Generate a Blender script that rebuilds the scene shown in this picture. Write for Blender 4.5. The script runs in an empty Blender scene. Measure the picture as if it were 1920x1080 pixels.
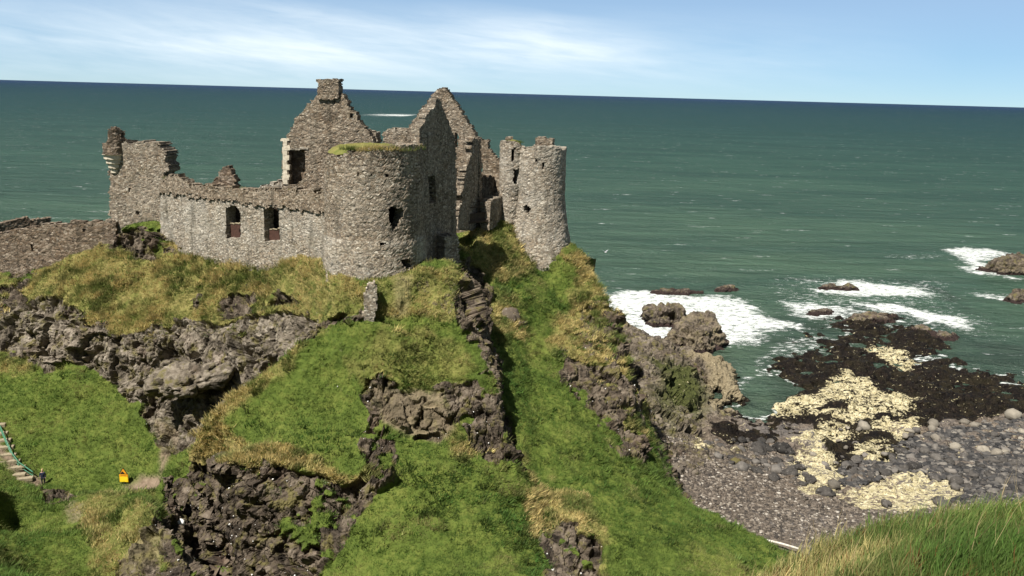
import bpy, bmesh, math, random
import numpy as np
from mathutils import Vector
R_ = math.radians
# ------------------------------------------------------------------ camera
C = bpy.context.scene
FPX, PITCH, ROLL, CAMZ = 1600.0, R_(12.85), R_(1.55), 50.0
cp, sp, cr, sr = math.cos(PITCH), math.sin(PITCH), math.cos(ROLL), math.sin(ROLL)
FW = np.array([0, cp, -sp]); U0 = np.array([0, sp, cp]); R0 = np.array([1.0, 0, 0])
RT = R0*cr + U0*sr; UP = U0*cr - R0*sr
CAM = np.array([0, 0, CAMZ])
cam = bpy.data.cameras.new("camera"); camo = bpy.data.objects.new("camera", cam)
C.collection.objects.link(camo); C.camera = camo
cam.sensor_width = 36; cam.lens = FPX/1920*36; cam.clip_start = .1; cam.clip_end = 200000
from mathutils import Matrix
camo.matrix_world = Matrix(((RT[0], UP[0], -FW[0], CAM[0]), (RT[1], UP[1], -FW[1], CAM[1]), (RT[2], UP[2], -FW[2], CAM[2]), (0, 0, 0, 1)))
# ------------------------------------------------------------------ light and sky
SUN_EL = R_(57); SUN_DIR = np.array([-.63, -.77]); SUN_DIR = SUN_DIR/np.linalg.norm(SUN_DIR)
sun = bpy.data.lights.new("sun", 'SUN'); sun.energy = 5.0; sun.angle = R_(.5); sun.color = (1, .95, .87)
suno = bpy.data.objects.new("sun", sun); C.collection.objects.link(suno)
sv = Vector((SUN_DIR[0]*math.cos(SUN_EL), SUN_DIR[1]*math.cos(SUN_EL), math.sin(SUN_EL)))
suno.rotation_euler = sv.to_track_quat('Z', 'Y').to_euler(); suno.location = (-40, -40, 120)
C.view_settings.view_transform = 'Standard'; C.view_settings.look = 'None'
C.view_settings.exposure = 0.72; C.view_settings.gamma = 1; C.view_settings.use_curve_mapping = False
C.cycles.max_bounces = 5; C.cycles.diffuse_bounces = 1; C.cycles.glossy_bounces = 2; C.cycles.transmission_bounces = 2
C.cycles.caustics_reflective = False; C.cycles.caustics_refractive = False

class NT:
    """small node-tree writer"""
    def __init__(s, tree): s.t = tree; s.t.nodes.clear()
    def n(s, typ, **kw):
        nd = s.t.nodes.new(typ)
        for k, v in kw.items():
            if k == 'ins':
                for kk, vv in v.items():
                    sock = nd.inputs[kk]
                    if isinstance(vv, bpy.types.NodeSocket): s.t.links.new(vv, sock)
                    else: sock.default_value = vv
            else: setattr(nd, k, v)
        return nd
    def math(s, op, a, b=None, c=None, clamp=False):
        nd = s.n('ShaderNodeMath', operation=op); nd.use_clamp = clamp
        for i, v in enumerate((a, b, c)):
            if v is None: continue
            if isinstance(v, bpy.types.NodeSocket): s.t.links.new(v, nd.inputs[i])
            else: nd.inputs[i].default_value = v
        return nd.outputs[0]
    def ramp(s, fac, stops, interp='LINEAR'):
        nd = s.n('ShaderNodeValToRGB'); cr_ = nd.color_ramp; cr_.interpolation = interp
        while len(cr_.elements) < len(stops): cr_.elements.new(.5)
        for e, (p, c) in zip(cr_.elements, stops):
            e.position = p
            e.color = (c, c, c, 1) if isinstance(c, (int, float)) else (c[0], c[1], c[2], 1)
        s.t.links.new(fac, nd.inputs[0]); return nd.outputs[0]
    def mix(s, fac, a, b, blend='MIX'):
        nd = s.n('ShaderNodeMix', data_type='RGBA', blend_type=blend)
        for sock, v in ((nd.inputs[0], fac), (nd.inputs[6], a), (nd.inputs[7], b)):
            if isinstance(v, bpy.types.NodeSocket): s.t.links.new(v, sock)
            elif isinstance(v, (int, float)): sock.default_value = v
            else: sock.default_value = (v[0], v[1], v[2], 1)
        return nd.outputs[2]
    def noise(s, vec, scale, detail=4, rough=.55, dist=0.0):
        nd = s.n('ShaderNodeTexNoise', ins={'Scale': scale, 'Detail': detail, 'Roughness': rough, 'Distortion': dist})
        if vec is not None: s.t.links.new(vec, nd.inputs['Vector'])
        return nd.outputs[0]
    def voro(s, vec, scale, feature='F1', rnd=1.0):
        nd = s.n('ShaderNodeTexVoronoi', feature=feature, ins={'Scale': scale, 'Randomness': rnd})
        if vec is not None: s.t.links.new(vec, nd.inputs['Vector'])
        return nd
    def mapping(s, vec, scale=(1, 1, 1), rot=(0, 0, 0), loc=(0, 0, 0)):
        nd = s.n('ShaderNodeMapping', ins={'Scale': scale, 'Rotation': rot, 'Location': loc}); s.t.links.new(vec, nd.inputs[0]); return nd.outputs[0]
    def link(s, a, b): s.t.links.new(a, b)

w = bpy.data.worlds.new("World"); C.world = w; w.use_nodes = True
T = NT(w.node_tree)
tc = T.n('ShaderNodeTexCoord').outputs['Generated']
sep = T.n('ShaderNodeSeparateXYZ'); T.link(tc, sep.inputs[0])
zz = T.math('MULTIPLY_ADD', T.math('MAXIMUM', sep.outputs[2], 0.0), 1.5, .06)      # the photo's sky is already deep blue a few degrees up
cmb = T.n('ShaderNodeCombineXYZ'); T.link(sep.outputs[0], cmb.inputs[0]); T.link(sep.outputs[1], cmb.inputs[1]); T.link(zz, cmb.inputs[2])
nrm = T.n('ShaderNodeVectorMath', operation='NORMALIZE'); T.link(cmb.outputs[0], nrm.inputs[0])
sky = T.n('ShaderNodeTexSky', sky_type='NISHITA', sun_disc=False)
sky.sun_elevation = SUN_EL; sky.sun_rotation = math.atan2(SUN_DIR[0], SUN_DIR[1]); sky.air_density = 1.0; sky.dust_density = .15; sky.ozone_density = 2.6
T.link(nrm.outputs[0], sky.inputs[0])
# cirrus: noise over the azimuth / elevation of the view direction
az = T.math('DIVIDE', sep.outputs[0], T.math('MAXIMUM', sep.outputs[1], .05))
el = sep.outputs[2]
v = T.n('ShaderNodeCombineXYZ'); T.link(T.math('MULTIPLY_ADD', el, -1.2, az), v.inputs[0]); T.link(T.math('MULTIPLY', T.math('MULTIPLY_ADD', az, .10, el), 9.0), v.inputs[1])
n1 = T.noise(v.outputs[0], 2.6, 6, .6, .35)
n2 = T.noise(v.outputs[0], 9.0, 5, .62, .5)
def band(x, c, wd):      # smooth bump of x around c
    return T.math('SUBTRACT', 1.0, T.math('MULTIPLY', T.math('ABSOLUTE', T.math('SUBTRACT', x, c)), 1/wd), clamp=True)
wide = T.math('MULTIPLY', band(az, -.25, .75), band(el, .040, .060))
plume = T.math('MULTIPLY', band(az, .03, .15), band(T.math('MULTIPLY_ADD', az, .10, el), .062, .034))
strk = T.math('MULTIPLY', band(az, -.30, .36), band(T.math('MULTIPLY_ADD', az, .13, el), .048, .014))
base = T.math('ADD', T.math('MULTIPLY', wide, 1.25), T.math('MULTIPLY', strk, .42))
base = T.math('ADD', base, T.math('MULTIPLY', plume, .8))
cl = T.math('MULTIPLY', base, T.math('MULTIPLY_ADD', n1, 1.5, -.18, clamp=True))
cl = T.math('ADD', cl, T.math('MULTIPLY', T.math('MULTIPLY', base, T.math('SUBTRACT', n2, .45)), .8), clamp=True)
thin = T.math('MULTIPLY', T.math('SUBTRACT', n2, .56, clamp=True), 1.1)
cl = T.math('ADD', T.math('MULTIPLY', cl, .74), .12)
cl = T.math('MAXIMUM', cl, T.math('MULTIPLY', thin, T.ramp(el, [(0, 0), (.03, 1), (.2, .6)])))
dome = T.ramp(el, [(0, (.70, .85, .95)), (.05, (.74, .94, 1.03)), (.11, (1.02, 1.12, 1.15)), (.26, (.17, .175, .18)), (1, (.14, .145, .15))])      # the zenith is much darker than the bright band over the sea
skc = T.mix(cl, T.mix(1.0, sky.outputs[0], dome, 'MULTIPLY'), (8.6, 9.4, 9.8))
bg = T.n('ShaderNodeBackground', ins={'Strength': .072}); T.link(skc, bg.inputs[0])
T.link(bg.outputs[0], T.n('ShaderNodeOutputWorld').inputs[0])

# ------------------------------------------------------------------ pixel <-> world (photo 1920 x 1080)
def ray(px, py): return FW + RT*((px-960)/FPX) + UP*((540-py)/FPX)
def atY(px, py, Y): d = ray(px, py); return CAM + d*(Y/d[1])
def atz(px, py, z): d = ray(px, py); return CAM + d*((z-CAMZ)/d[2])
def proj(P):
    P = np.asarray(P, float)-CAM; w_ = P@FW
    w_ = np.where(w_ < .1, .1, w_)
    return 960+FPX*(P@RT)/w_, 540-FPX*(P@UP)/w_
# ------------------------------------------------------------------ numpy noise
def _h(ix, iy, iz, seed):
    x = (ix.astype(np.int64)*374761393+iy.astype(np.int64)*668265263+iz.astype(np.int64)*2147483647+seed*974711) & 0xFFFFFFFF
    x = ((x ^ (x >> 13))*1274126177) & 0xFFFFFFFF
    x = ((x ^ (x >> 16))*2246822519) & 0xFFFFFFFF
    return ((x ^ (x >> 15)) & 0xFFFFFF)/float(0xFFFFFF)
def vnoise(P, s=1.0, seed=0):
    """value noise, -1..1"""
    P = np.asarray(P, float)*s; i = np.floor(P).astype(np.int64); f = P-i; f = f*f*f*(f*(f*6-15)+10)
    out = 0
    for a in (0, 1):
        for b in (0, 1):
            for c in (0, 1):
                wgt = (f[:, 0] if a else 1-f[:, 0])*(f[:, 1] if b else 1-f[:, 1])*(f[:, 2] if c else 1-f[:, 2])
                out = out+wgt*_h(i[:, 0]+a, i[:, 1]+b, i[:, 2]+c, seed)
    return out*2-1
def fbm(P, s=1.0, o=4, seed=0, g=.5):
    t = 0; a = 1; n = 0
    for k in range(o): t = t+a*vnoise(P, s*2.03**k, seed+k*17); n += a; a *= g
    return t/n
def worley(P, s=1.0, seed=0):
    """F1, F2, random value of nearest cell"""
    P = np.asarray(P, float)*s; i = np.floor(P).astype(np.int64)
    f1 = np.full(len(P), 9.0); f2 = f1.copy(); cv = np.zeros(len(P))
    for a in (-1, 0, 1):
        for b in (-1, 0, 1):
            for c in (-1, 0, 1):
                x, y, z = i[:, 0]+a, i[:, 1]+b, i[:, 2]+c
                d = np.sqrt((x+_h(x, y, z, seed)-P[:, 0])**2+(y+_h(x, y, z, seed+1)-P[:, 1])**2+(z+_h(x, y, z, seed+2)-P[:, 2])**2)
                m = d < f1
                f2 = np.where(m, f1, np.minimum(f2, d)); cv = np.where(m, _h(x, y, z, seed+3), cv); f1 = np.where(m, d, f1)
    return f1, f2, cv
def smooth(x, a, b): t = np.clip((x-a)/(b-a), 0, 1); return t*t*(3-2*t)
def inpoly(x, y, poly):
    r = np.zeros(len(x), bool); n = len(poly)
    for k in range(n):
        x0, y0 = poly[k]; x1, y1 = poly[(k+1) % n]
        if y0 == y1: continue
        c = ((y0 > y) != (y1 > y)) & (x < (x1-x0)*(y-y0)/(y1-y0)+x0); r ^= c
    return r
def polydist(x, y, poly):
    """signed distance, positive inside"""
    d = np.full(len(x), 1e9); n = len(poly)
    for k in range(n):
        ax, ay = poly[k]; bx, by = poly[(k+1) % n]; dx, dy = bx-ax, by-ay
        t = np.clip(((x-ax)*dx+(y-ay)*dy)/(dx*dx+dy*dy+1e-9), 0, 1)
        d = np.minimum(d, np.hypot(x-ax-t*dx, y-ay-t*dy))
    return np.where(inpoly(x, y, poly), d, -d)
# ------------------------------------------------------------------ objects
def link(o, parent=None):
    C.collection.objects.link(o)
    if parent is not None: o.parent = parent
    return o
def tag(o, label=None, cat=None, group=None, kind=None):
    for k, v_ in (('label', label), ('category', cat), ('group', group), ('kind', kind)):
        if v_: o[k] = v_
    return o
def mesh_np(name, V, F, mat, parent=None, attrs=None, smooth_=True, loc=None):
    """mesh object from numpy verts and tri / quad faces; origin moved to loc (world)"""
    V = np.asarray(V, np.float32); F = np.asarray(F, np.int32)
    me = bpy.data.meshes.new(name); k = F.shape[1]
    if loc is not None: V = V-np.asarray(loc, np.float32)
    me.vertices.add(len(V)); me.vertices.foreach_set('co', V.ravel())
    me.loops.add(F.size); me.loops.foreach_set('vertex_index', F.ravel())
    me.polygons.add(len(F)); me.polygons.foreach_set('loop_start', np.arange(0, F.size, k, dtype=np.int32))
    me.polygons.foreach_set('use_smooth', np.full(len(F), smooth_))
    for an, av in (attrs or {}).items():
        av = np.asarray(av, np.float32)
        if av.ndim == 1: me.attributes.new(an, 'FLOAT', 'POINT').data.foreach_set('value', av)
        else: me.attributes.new(an, 'FLOAT_COLOR', 'POINT').data.foreach_set('color', np.c_[av, np.ones(len(av))].astype(np.float32).ravel())
    me.update(); me.validate()
    o = bpy.data.objects.new(name, me)
    if mat: me.materials.append(mat)
    if loc is not None and parent is None: o.location = loc
    elif loc is not None: o.location = Vector(loc)-parent.location
    return link(o, parent)
def empty(name, loc):
    o = bpy.data.objects.new(name, None); o.location = loc; return link(o)
def tnormals(V, F):
    n = np.cross(V[F[:, 1]]-V[F[:, 0]], V[F[:, 2]]-V[F[:, 0]]); N = np.zeros_like(V)
    for k in range(3):
        for c in range(3): N[:, c] += np.bincount(F[:, k], n[:, c], len(V))
    return N/(np.linalg.norm(N, axis=1)[:, None]+1e-12)
def refine(V, F, L, iters=4):
    """split triangle edges longer than L(mid) until none are left; shared edges stay shared"""
    for _ in range(iters):
        E = np.sort(np.r_[F[:, [0, 1]], F[:, [1, 2]], F[:, [2, 0]]], axis=1)
        key = E[:, 0].astype(np.int64)*len(V)+E[:, 1]
        uk, first, inv = np.unique(key, return_index=True, return_inverse=True); ue = E[first]
        mid = (V[ue[:, 0]]+V[ue[:, 1]])/2
        long = np.linalg.norm(V[ue[:, 0]]-V[ue[:, 1]], axis=1) > L(mid)
        if not long.any(): break
        idx = np.full(len(ue), -1); idx[long] = len(V)+np.arange(long.sum())
        V = np.r_[V, mid[long]]
        n = len(F); m = np.stack([idx[inv[:n]], idx[inv[n:2*n]], idx[inv[2*n:]]], 1)
        cnt = (m >= 0).sum(1); out = [F[cnt == 0]]
        for k in range(3):                                   # one split edge
            s = (cnt == 1) & (m[:, k] >= 0)
            a, b, c = F[s, k], F[s, (k+1) % 3], F[s, (k+2) % 3]; q = m[s, k]
            out += [np.stack([a, q, c], 1), np.stack([q, b, c], 1)]
        for k in range(3):                                   # two split edges: k and k+1
            s = (cnt == 2) & (m[:, k] >= 0) & (m[:, (k+1) % 3] >= 0)
            a, b, c = F[s, k], F[s, (k+1) % 3], F[s, (k+2) % 3]; q, r = m[s, k], m[s, (k+1) % 3]
            out += [np.stack([q, b, r], 1), np.stack([a, q, r], 1), np.stack([a, r, c], 1)]
        s = cnt == 3
        a, b, c = F[s].T; p, q, r = m[s].T
        out += [np.stack([a, p, r], 1), np.stack([p, b, q], 1), np.stack([r, q, c], 1), np.stack([p, q, r], 1)]
        F = np.concatenate(out)
    return V, F
def diffuse(lines, x0, x1, y0, y1, h, blur=1):
    """height grid: every line of (x, y, z) points is held, the rest is a membrane between them"""
    pts = []
    for ln in lines:
        ln = np.asarray(ln, float)
        if len(ln) == 1: pts.append(ln); continue
        for a, b in zip(ln[:-1], ln[1:]):
            k = max(2, int(np.hypot(*(b-a)[:2])/(h*.7))+1); t = np.linspace(0, 1, k)[:, None]; pts.append(a+(b-a)*t)
    P = np.concatenate(pts); Z = None
    for lev in (16, 8, 4, 2, 1):
        hh = h*lev; nx = int(round((x1-x0)/hh))+1; ny = int(round((y1-y0)/hh))+1
        ix = np.round((P[:, 0]-x0)/hh).astype(int); iy = np.round((P[:, 1]-y0)/hh).astype(int)
        ok = (ix >= 0) & (ix < nx) & (iy >= 0) & (iy < ny); key = iy[ok]*nx+ix[ok]
        cnt = np.bincount(key, minlength=nx*ny); sm = np.bincount(key, P[ok, 2], nx*ny)
        hold = (cnt > 0).reshape(ny, nx); val = (sm/np.maximum(cnt, 1)).reshape(ny, nx)
        if Z is None: Z = np.full((ny, nx), P[:, 2].mean())
        else:
            gy = np.clip(np.arange(ny)*hh/hp, 0, Z.shape[0]-1); gx = np.clip(np.arange(nx)*hh/hp, 0, Z.shape[1]-1)
            a = np.minimum(gy.astype(int), Z.shape[0]-2); b = np.minimum(gx.astype(int), Z.shape[1]-2)
            fy = (gy-a)[:, None]; fx = (gx-b)[None]
            Z = (Z[a][:, b]*(1-fx)+Z[a][:, b+1]*fx)*(1-fy)+(Z[a+1][:, b]*(1-fx)+Z[a+1][:, b+1]*fx)*fy
        hp = hh
        for _ in range(220 if lev > 1 else 90):
            Q = np.pad(Z, 1, mode='edge'); Zn = (Q[1:-1, :-2]+Q[1:-1, 2:]+Q[:-2, 1:-1]+Q[2:, 1:-1])/4
            Z = np.where(hold, val, Zn)
    for _ in range(blur):
        Q = np.pad(Z, 1, mode='edge'); Z = (Q[1:-1, :-2]+Q[1:-1, 2:]+Q[:-2, 1:-1]+Q[2:, 1:-1]+2*Z)/6
    return Z
class Grid:
    def __init__(s, Z, x0, y0, h): s.Z, s.x0, s.y0, s.h = Z, x0, y0, h
    def z(s, x, y):
        gx = np.clip((np.asarray(x, float)-s.x0)/s.h, 0, s.Z.shape[1]-1.001); gy = np.clip((np.asarray(y, float)-s.y0)/s.h, 0, s.Z.shape[0]-1.001)
        b = gx.astype(int); a = gy.astype(int); fx = gx-b; fy = gy-a; Z = s.Z
        return (Z[a, b]*(1-fx)+Z[a, b+1]*fx)*(1-fy)+(Z[a+1, b]*(1-fx)+Z[a+1, b+1]*fx)*fy
    def tris(s, keep=None):
        ny, nx = s.Z.shape; X, Y = np.meshgrid(s.x0+np.arange(nx)*s.h, s.y0+np.arange(ny)*s.h)
        V = np.c_[X.ravel(), Y.ravel(), s.Z.ravel()]; I = np.arange(nx*ny).reshape(ny, nx)
        a, b, c, d = I[:-1, :-1].ravel(), I[:-1, 1:].ravel(), I[1:, 1:].ravel(), I[1:, :-1].ravel()
        F = np.r_[np.c_[a, b, c], np.c_[a, c, d]]
        if keep is not None:
            F = F[keep(V[F].mean(1))]
            u, inv = np.unique(F, return_inverse=True); V = V[u]; F = inv.reshape(F.shape)
        return V, F
# ------------------------------------------------------------------ headland: break lines (photo pixel + distance, or world metres)
def LY(*p): return np.array([atY(*q) for q in p])
def LZ(*p): return np.array([atz(*q) for q in p])
def LW(*p): return np.array(p, float)
HL = [
 # foot of the castle walls, left to right
 LY((-160, 560, 109), (0, 545, 108), (70, 525, 107.5), (130, 482, 107), (200, 462, 106.5), (300, 480, 104), (350, 478, 102.5), (430, 482, 99.5), (520, 480, 95), (600, 490, 86.6), (620, 506, 83.4), (640, 520, 81.4), (700, 541, 80.2), (760, 520, 81.2), (800, 492, 84.2)),
 LY((205, 442, 106.6), (240, 418, 107), (300, 414, 107), (345, 432, 105)),
 # edge of the tussock apron above the castle cliff
 LY((-160, 600, 106), (0, 590, 104), (70, 555, 103), (150, 585, 100), (260, 618, 97), (330, 600, 96), (450, 590, 93), (560, 590, 86.5), (610, 600, 81)),
 LY((-160, 610, 104.5), (0, 605, 103), (70, 580, 101.5), (150, 610, 98.6), (260, 636, 95.8), (330, 622, 94.5), (450, 612, 91.5), (560, 606, 85.4)),
 # foot of that cliff
 LY((-160, 640, 101), (0, 655, 100), (90, 690, 97.5), (150, 690, 97), (230, 740, 94), (290, 780, 92), (330, 800, 89), (390, 790, 86), (470, 720, 83.5), (540, 665, 82.4), (590, 615, 81.6)),
 # mound top / mound face / path
 LY((-160, 650, 99), (0, 672, 98), (90, 700, 96), (150, 700, 95.5), (220, 755, 92.5), (280, 800, 90.5)),
 LY((-160, 780, 93.5), (0, 785, 92), (100, 800, 91), (200, 810, 90), (295, 838, 88.5)),
 LY((-160, 780, 91), (0, 835, 88), (40, 885, 86), (82, 912, 85), (150, 912, 84.5), (233, 906, 84.5), (290, 905, 84.5)),
 LY((-160, 800, 88), (0, 890, 84), (60, 914, 83.6), (150, 922, 83.2), (233, 918, 83.2), (285, 935, 82)),
 LY((330, 800, 88.6), (318, 840, 87.4), (300, 885, 85.5), (285, 925, 83)),
 # gully between crag and castle rock (hidden)
 LW((-29, 79.5, 10), (-28.6, 85, 13.4), (-27.2, 85.6, 13.6), (-24.5, 82.5, 14.5), (-21, 81.2, 18), (-19.5, 80.8, 22)),
 LW((-33.8, 79.5, 8.3), (-32, 76, 5), (-30, 73.5, 3), (-28, 70.8, 2), (-25.2, 67.2, 2), (-22, 63.5, 3), (-19, 61, 4), (-17, 57, 7), (-16, 50, 11)),
 # crag: back edge, lip, crown
 LY((312, 850, 75.5), (345, 815, 75), (380, 790, 75.5), (440, 735, 77), (510, 680, 78.2), (560, 640, 79.4), (605, 600, 80.4)),
 LY((605, 600, 80.4), (640, 594, 79.2), (700, 590, 77.8), (780, 600, 78.4), (850, 610, 79.5), (900, 640, 79)),
 LY((312, 850, 76), (322, 858, 74.6), (380, 835, 72), (440, 862, 69.5), (500, 872, 69), (570, 880, 68.6), (630, 897, 68), (680, 872, 69)),
 LY((680, 872, 69), (695, 830, 71), (682, 790, 73.5), (690, 755, 75), (695, 722, 75.5), (740, 722, 75.8), (800, 742, 75.3), (830, 722, 76), (880, 722, 75.8), (905, 690, 77), (915, 670, 78)),
 LY((420, 780, 75), (520, 770, 75), (620, 760, 75.5), (690, 740, 75.7)),
 LY((600, 660, 80), (700, 650, 78.8), (820, 660, 78), (880, 670, 77.7)),
 # crag: foot of its cliffs
 LY((304, 903, 76.4), (310, 940, 75.6), (338, 985, 75.4), (372, 1030, 74.6), (400, 1075, 73), (420, 1115, 70), (440, 1135, 66.5), (500, 1120, 64.5), (560, 1120, 62.5), (610, 1085, 62)),
 LY((318, 880, 74.8), (332, 925, 73.4), (385, 990, 70.4), (425, 1060, 67)), LY((392, 990, 70), (430, 990, 67.2), (500, 1000, 66.4), (570, 990, 65.8), (640, 960, 66.3)),
 LY((610, 1085, 62), (650, 1000, 64.5), (690, 950, 66.5), (738, 905, 68.3), (745, 850, 70.8), (740, 805, 73.2), (775, 822, 73.2), (820, 828, 73.2), (850, 808, 73.4), (890, 850, 72), (960, 885, 70.5), (975, 890, 70.2)),
 # rib running down from the round tower
 LY((800, 492, 85), (848, 482, 86.5), (862, 500, 86), (880, 560, 82.8), (900, 630, 79.5), (915, 680, 77.5), (935, 750, 75), (955, 820, 72.8), (972, 880, 70.6)),
 LY((905, 640, 85.5), (922, 690, 82.4), (943, 755, 79.4), (964, 825, 76.2), (980, 886, 72.8)),
 LY((750, 545, 81.2), (800, 560, 81.5), (850, 580, 81)),
 # saddle lawn at the bottom
 LY((620, 1100, 61), (700, 1000, 64), (800, 900, 68.5), (900, 900, 69)),
 LY((640, 1140, 58), (800, 1080, 59), (950, 1060, 60.5), (1100, 1090, 61)),
 LY((800, 980, 64), (950, 980, 65)),
 LW((-14, 50, 15.6), (-5, 50, 15.4), (5, 51, 14.4)), LW((-20, 44, 15.5), (-5, 44, 17), (10, 44, 17), (24, 46, 12)),
 # long grass ramp right of the rib
 LY((960, 520, 98), (985, 560, 95), (990, 650, 90), (1000, 750, 83), (1005, 870, 75), (1012, 960, 69)),
 LY((1010, 495, 104), (1030, 560, 98), (1040, 650, 91), (1060, 730, 85.5), (1090, 850, 77.5), (1120, 950, 70.5), (1180, 1060, 64)),
 LY((1060, 735, 85.4), (1120, 800, 82.5), (1180, 862, 80.5), (1250, 915, 78), (1350, 973, 74), (1450, 1022, 70.5), (1520, 1060, 67)),
 # rock face at the right of the ramp and the ridge skyline
 LY((1050, 690, 88.4), (1080, 740, 85.6), (1120, 775, 84.3), (1150, 812, 83.2), (1182, 850, 81.8)),
 LY((1050, 650, 91.3), (1100, 665, 91), (1140, 690, 89.5), (1165, 720, 88.2), (1186, 770, 86.3)),
 LY((1078, 452, 107), (1100, 500, 104.5), (1130, 545, 101.5), (1142, 585, 99), (1165, 630, 96), (1182, 690, 92.5), (1190, 760, 88), (1192, 820, 84.5), (1195, 860, 82.5)),
 LY((1040, 560, 100), (1090, 600, 97), (1130, 650, 93.5)),
 # knoll under the small tower, notch
 LY((905, 425, 104.5), (935, 408, 105), (960, 412, 107), (980, 450, 105.4), (996, 478, 103.8), (1040, 472, 104.0), (1076, 455, 106)),
 LY((868, 440, 103), (880, 500, 98), (900, 560, 93), (915, 600, 89)), LY((925, 470, 101), (950, 540, 96.5), (965, 590, 93)),
 LY((872, 545, 90), (888, 600, 86.5), (905, 640, 83)),
 # castle plateau behind the walls (hidden) and the sea cliffs
 LW((-70, 114, 26.5), (-52, 114, 28), (-45, 113, 31), (-25, 105, 32), (-12, 98, 32.5), (-5, 96, 33), (-4, 104, 34), (3, 110, 34)),
 LW((-90, 124, 23), (-55, 124, 24), (-40, 122, 29), (-10, 122, 31), (6, 116, 31), (11, 112, 29)),
 LW((-90, 131, 2), (-40, 131, 0), (-8, 130, 0), (10, 124, 0), (18, 114, 0), (20, 106, 0), (21, 98, .5), (22, 90, 1), (22.5, 84, 1.5), (25, 80, 2), (30, 74, 3), (36, 68, 4), (40, 58, 5)),
 LW((-90, 136, -4), (-8, 136, -4), (16, 130, -4), (26, 116, -4), (30, 100, -3), (32, 90, -2), (38, 80, -1), (46, 70, 0), (52, 54, 2)),
 # hillock at the lower left
 LY((-160, 930, 78), (0, 940, 77), (90, 935, 77.5), (150, 932, 77), (210, 930, 73.5), (262, 932, 69.5)),
 LY((262, 932, 69.5), (290, 950, 66.5), (318, 985, 64), (350, 1040, 61.5), (390, 1095, 59.5)),
 LY((262, 945, 68.8), (292, 968, 65.8), (322, 1005, 63.2), (356, 1058, 61), (394, 1110, 59)),
 LY((-160, 1010, 68), (60, 1000, 69), (120, 1000, 69), (200, 990, 67.2), (290, 1000, 64.6)),
 LY((60, 1110, 60), (150, 1110, 61), (240, 1100, 61), (300, 1100, 60.5)),
 LW((-60, 66, 17), (-50, 62, 19), (-44, 50, 24)), LW((-24, 57, 12.5), (-30, 54, 14)),
 LW((-46.5, 73, 9.5), (-43.8, 68.5, 8.5)), LW((-49.5, 74, 15), (-47.5, 68, 16.5)),
 LY((100, 917, 82.6), (128, 925, 81.8), (105, 950, 79.8)),
 # small outcrop in the lawn
 LY((1008, 1005, 66.8), (1050, 962, 68), (1095, 985, 67.5), (1125, 1030, 66)), LY((1040, 1100, 62), (1090, 1110, 62), (1128, 1085, 62.6)),
 # mainland slope below the camera (hidden)
 LW((-80, 30, 30), (-30, 30, 23), (0, 30, 23.5), (30, 30, 18), (56, 36, 8)), LW((-80, 12, 44), (-20, 12, 40), (0, 12, 39.5), (20, 12, 39), (56, 20, 20)), LW((-80, -12, 49), (0, -12, 48), (56, -12, 44)),
 LW((-90, 50, 26), (-90, 80, 24), (-90, 108, 26)),
]
GX0, GX1, GY0, GY1, GH = -90.0, 56.0, -12.0, 136.0, .4
Zh = diffuse(HL, GX0, GX1, GY0, GY1, GH, blur=2)
HG = Grid(Zh, GX0, GY0, GH)
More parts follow.
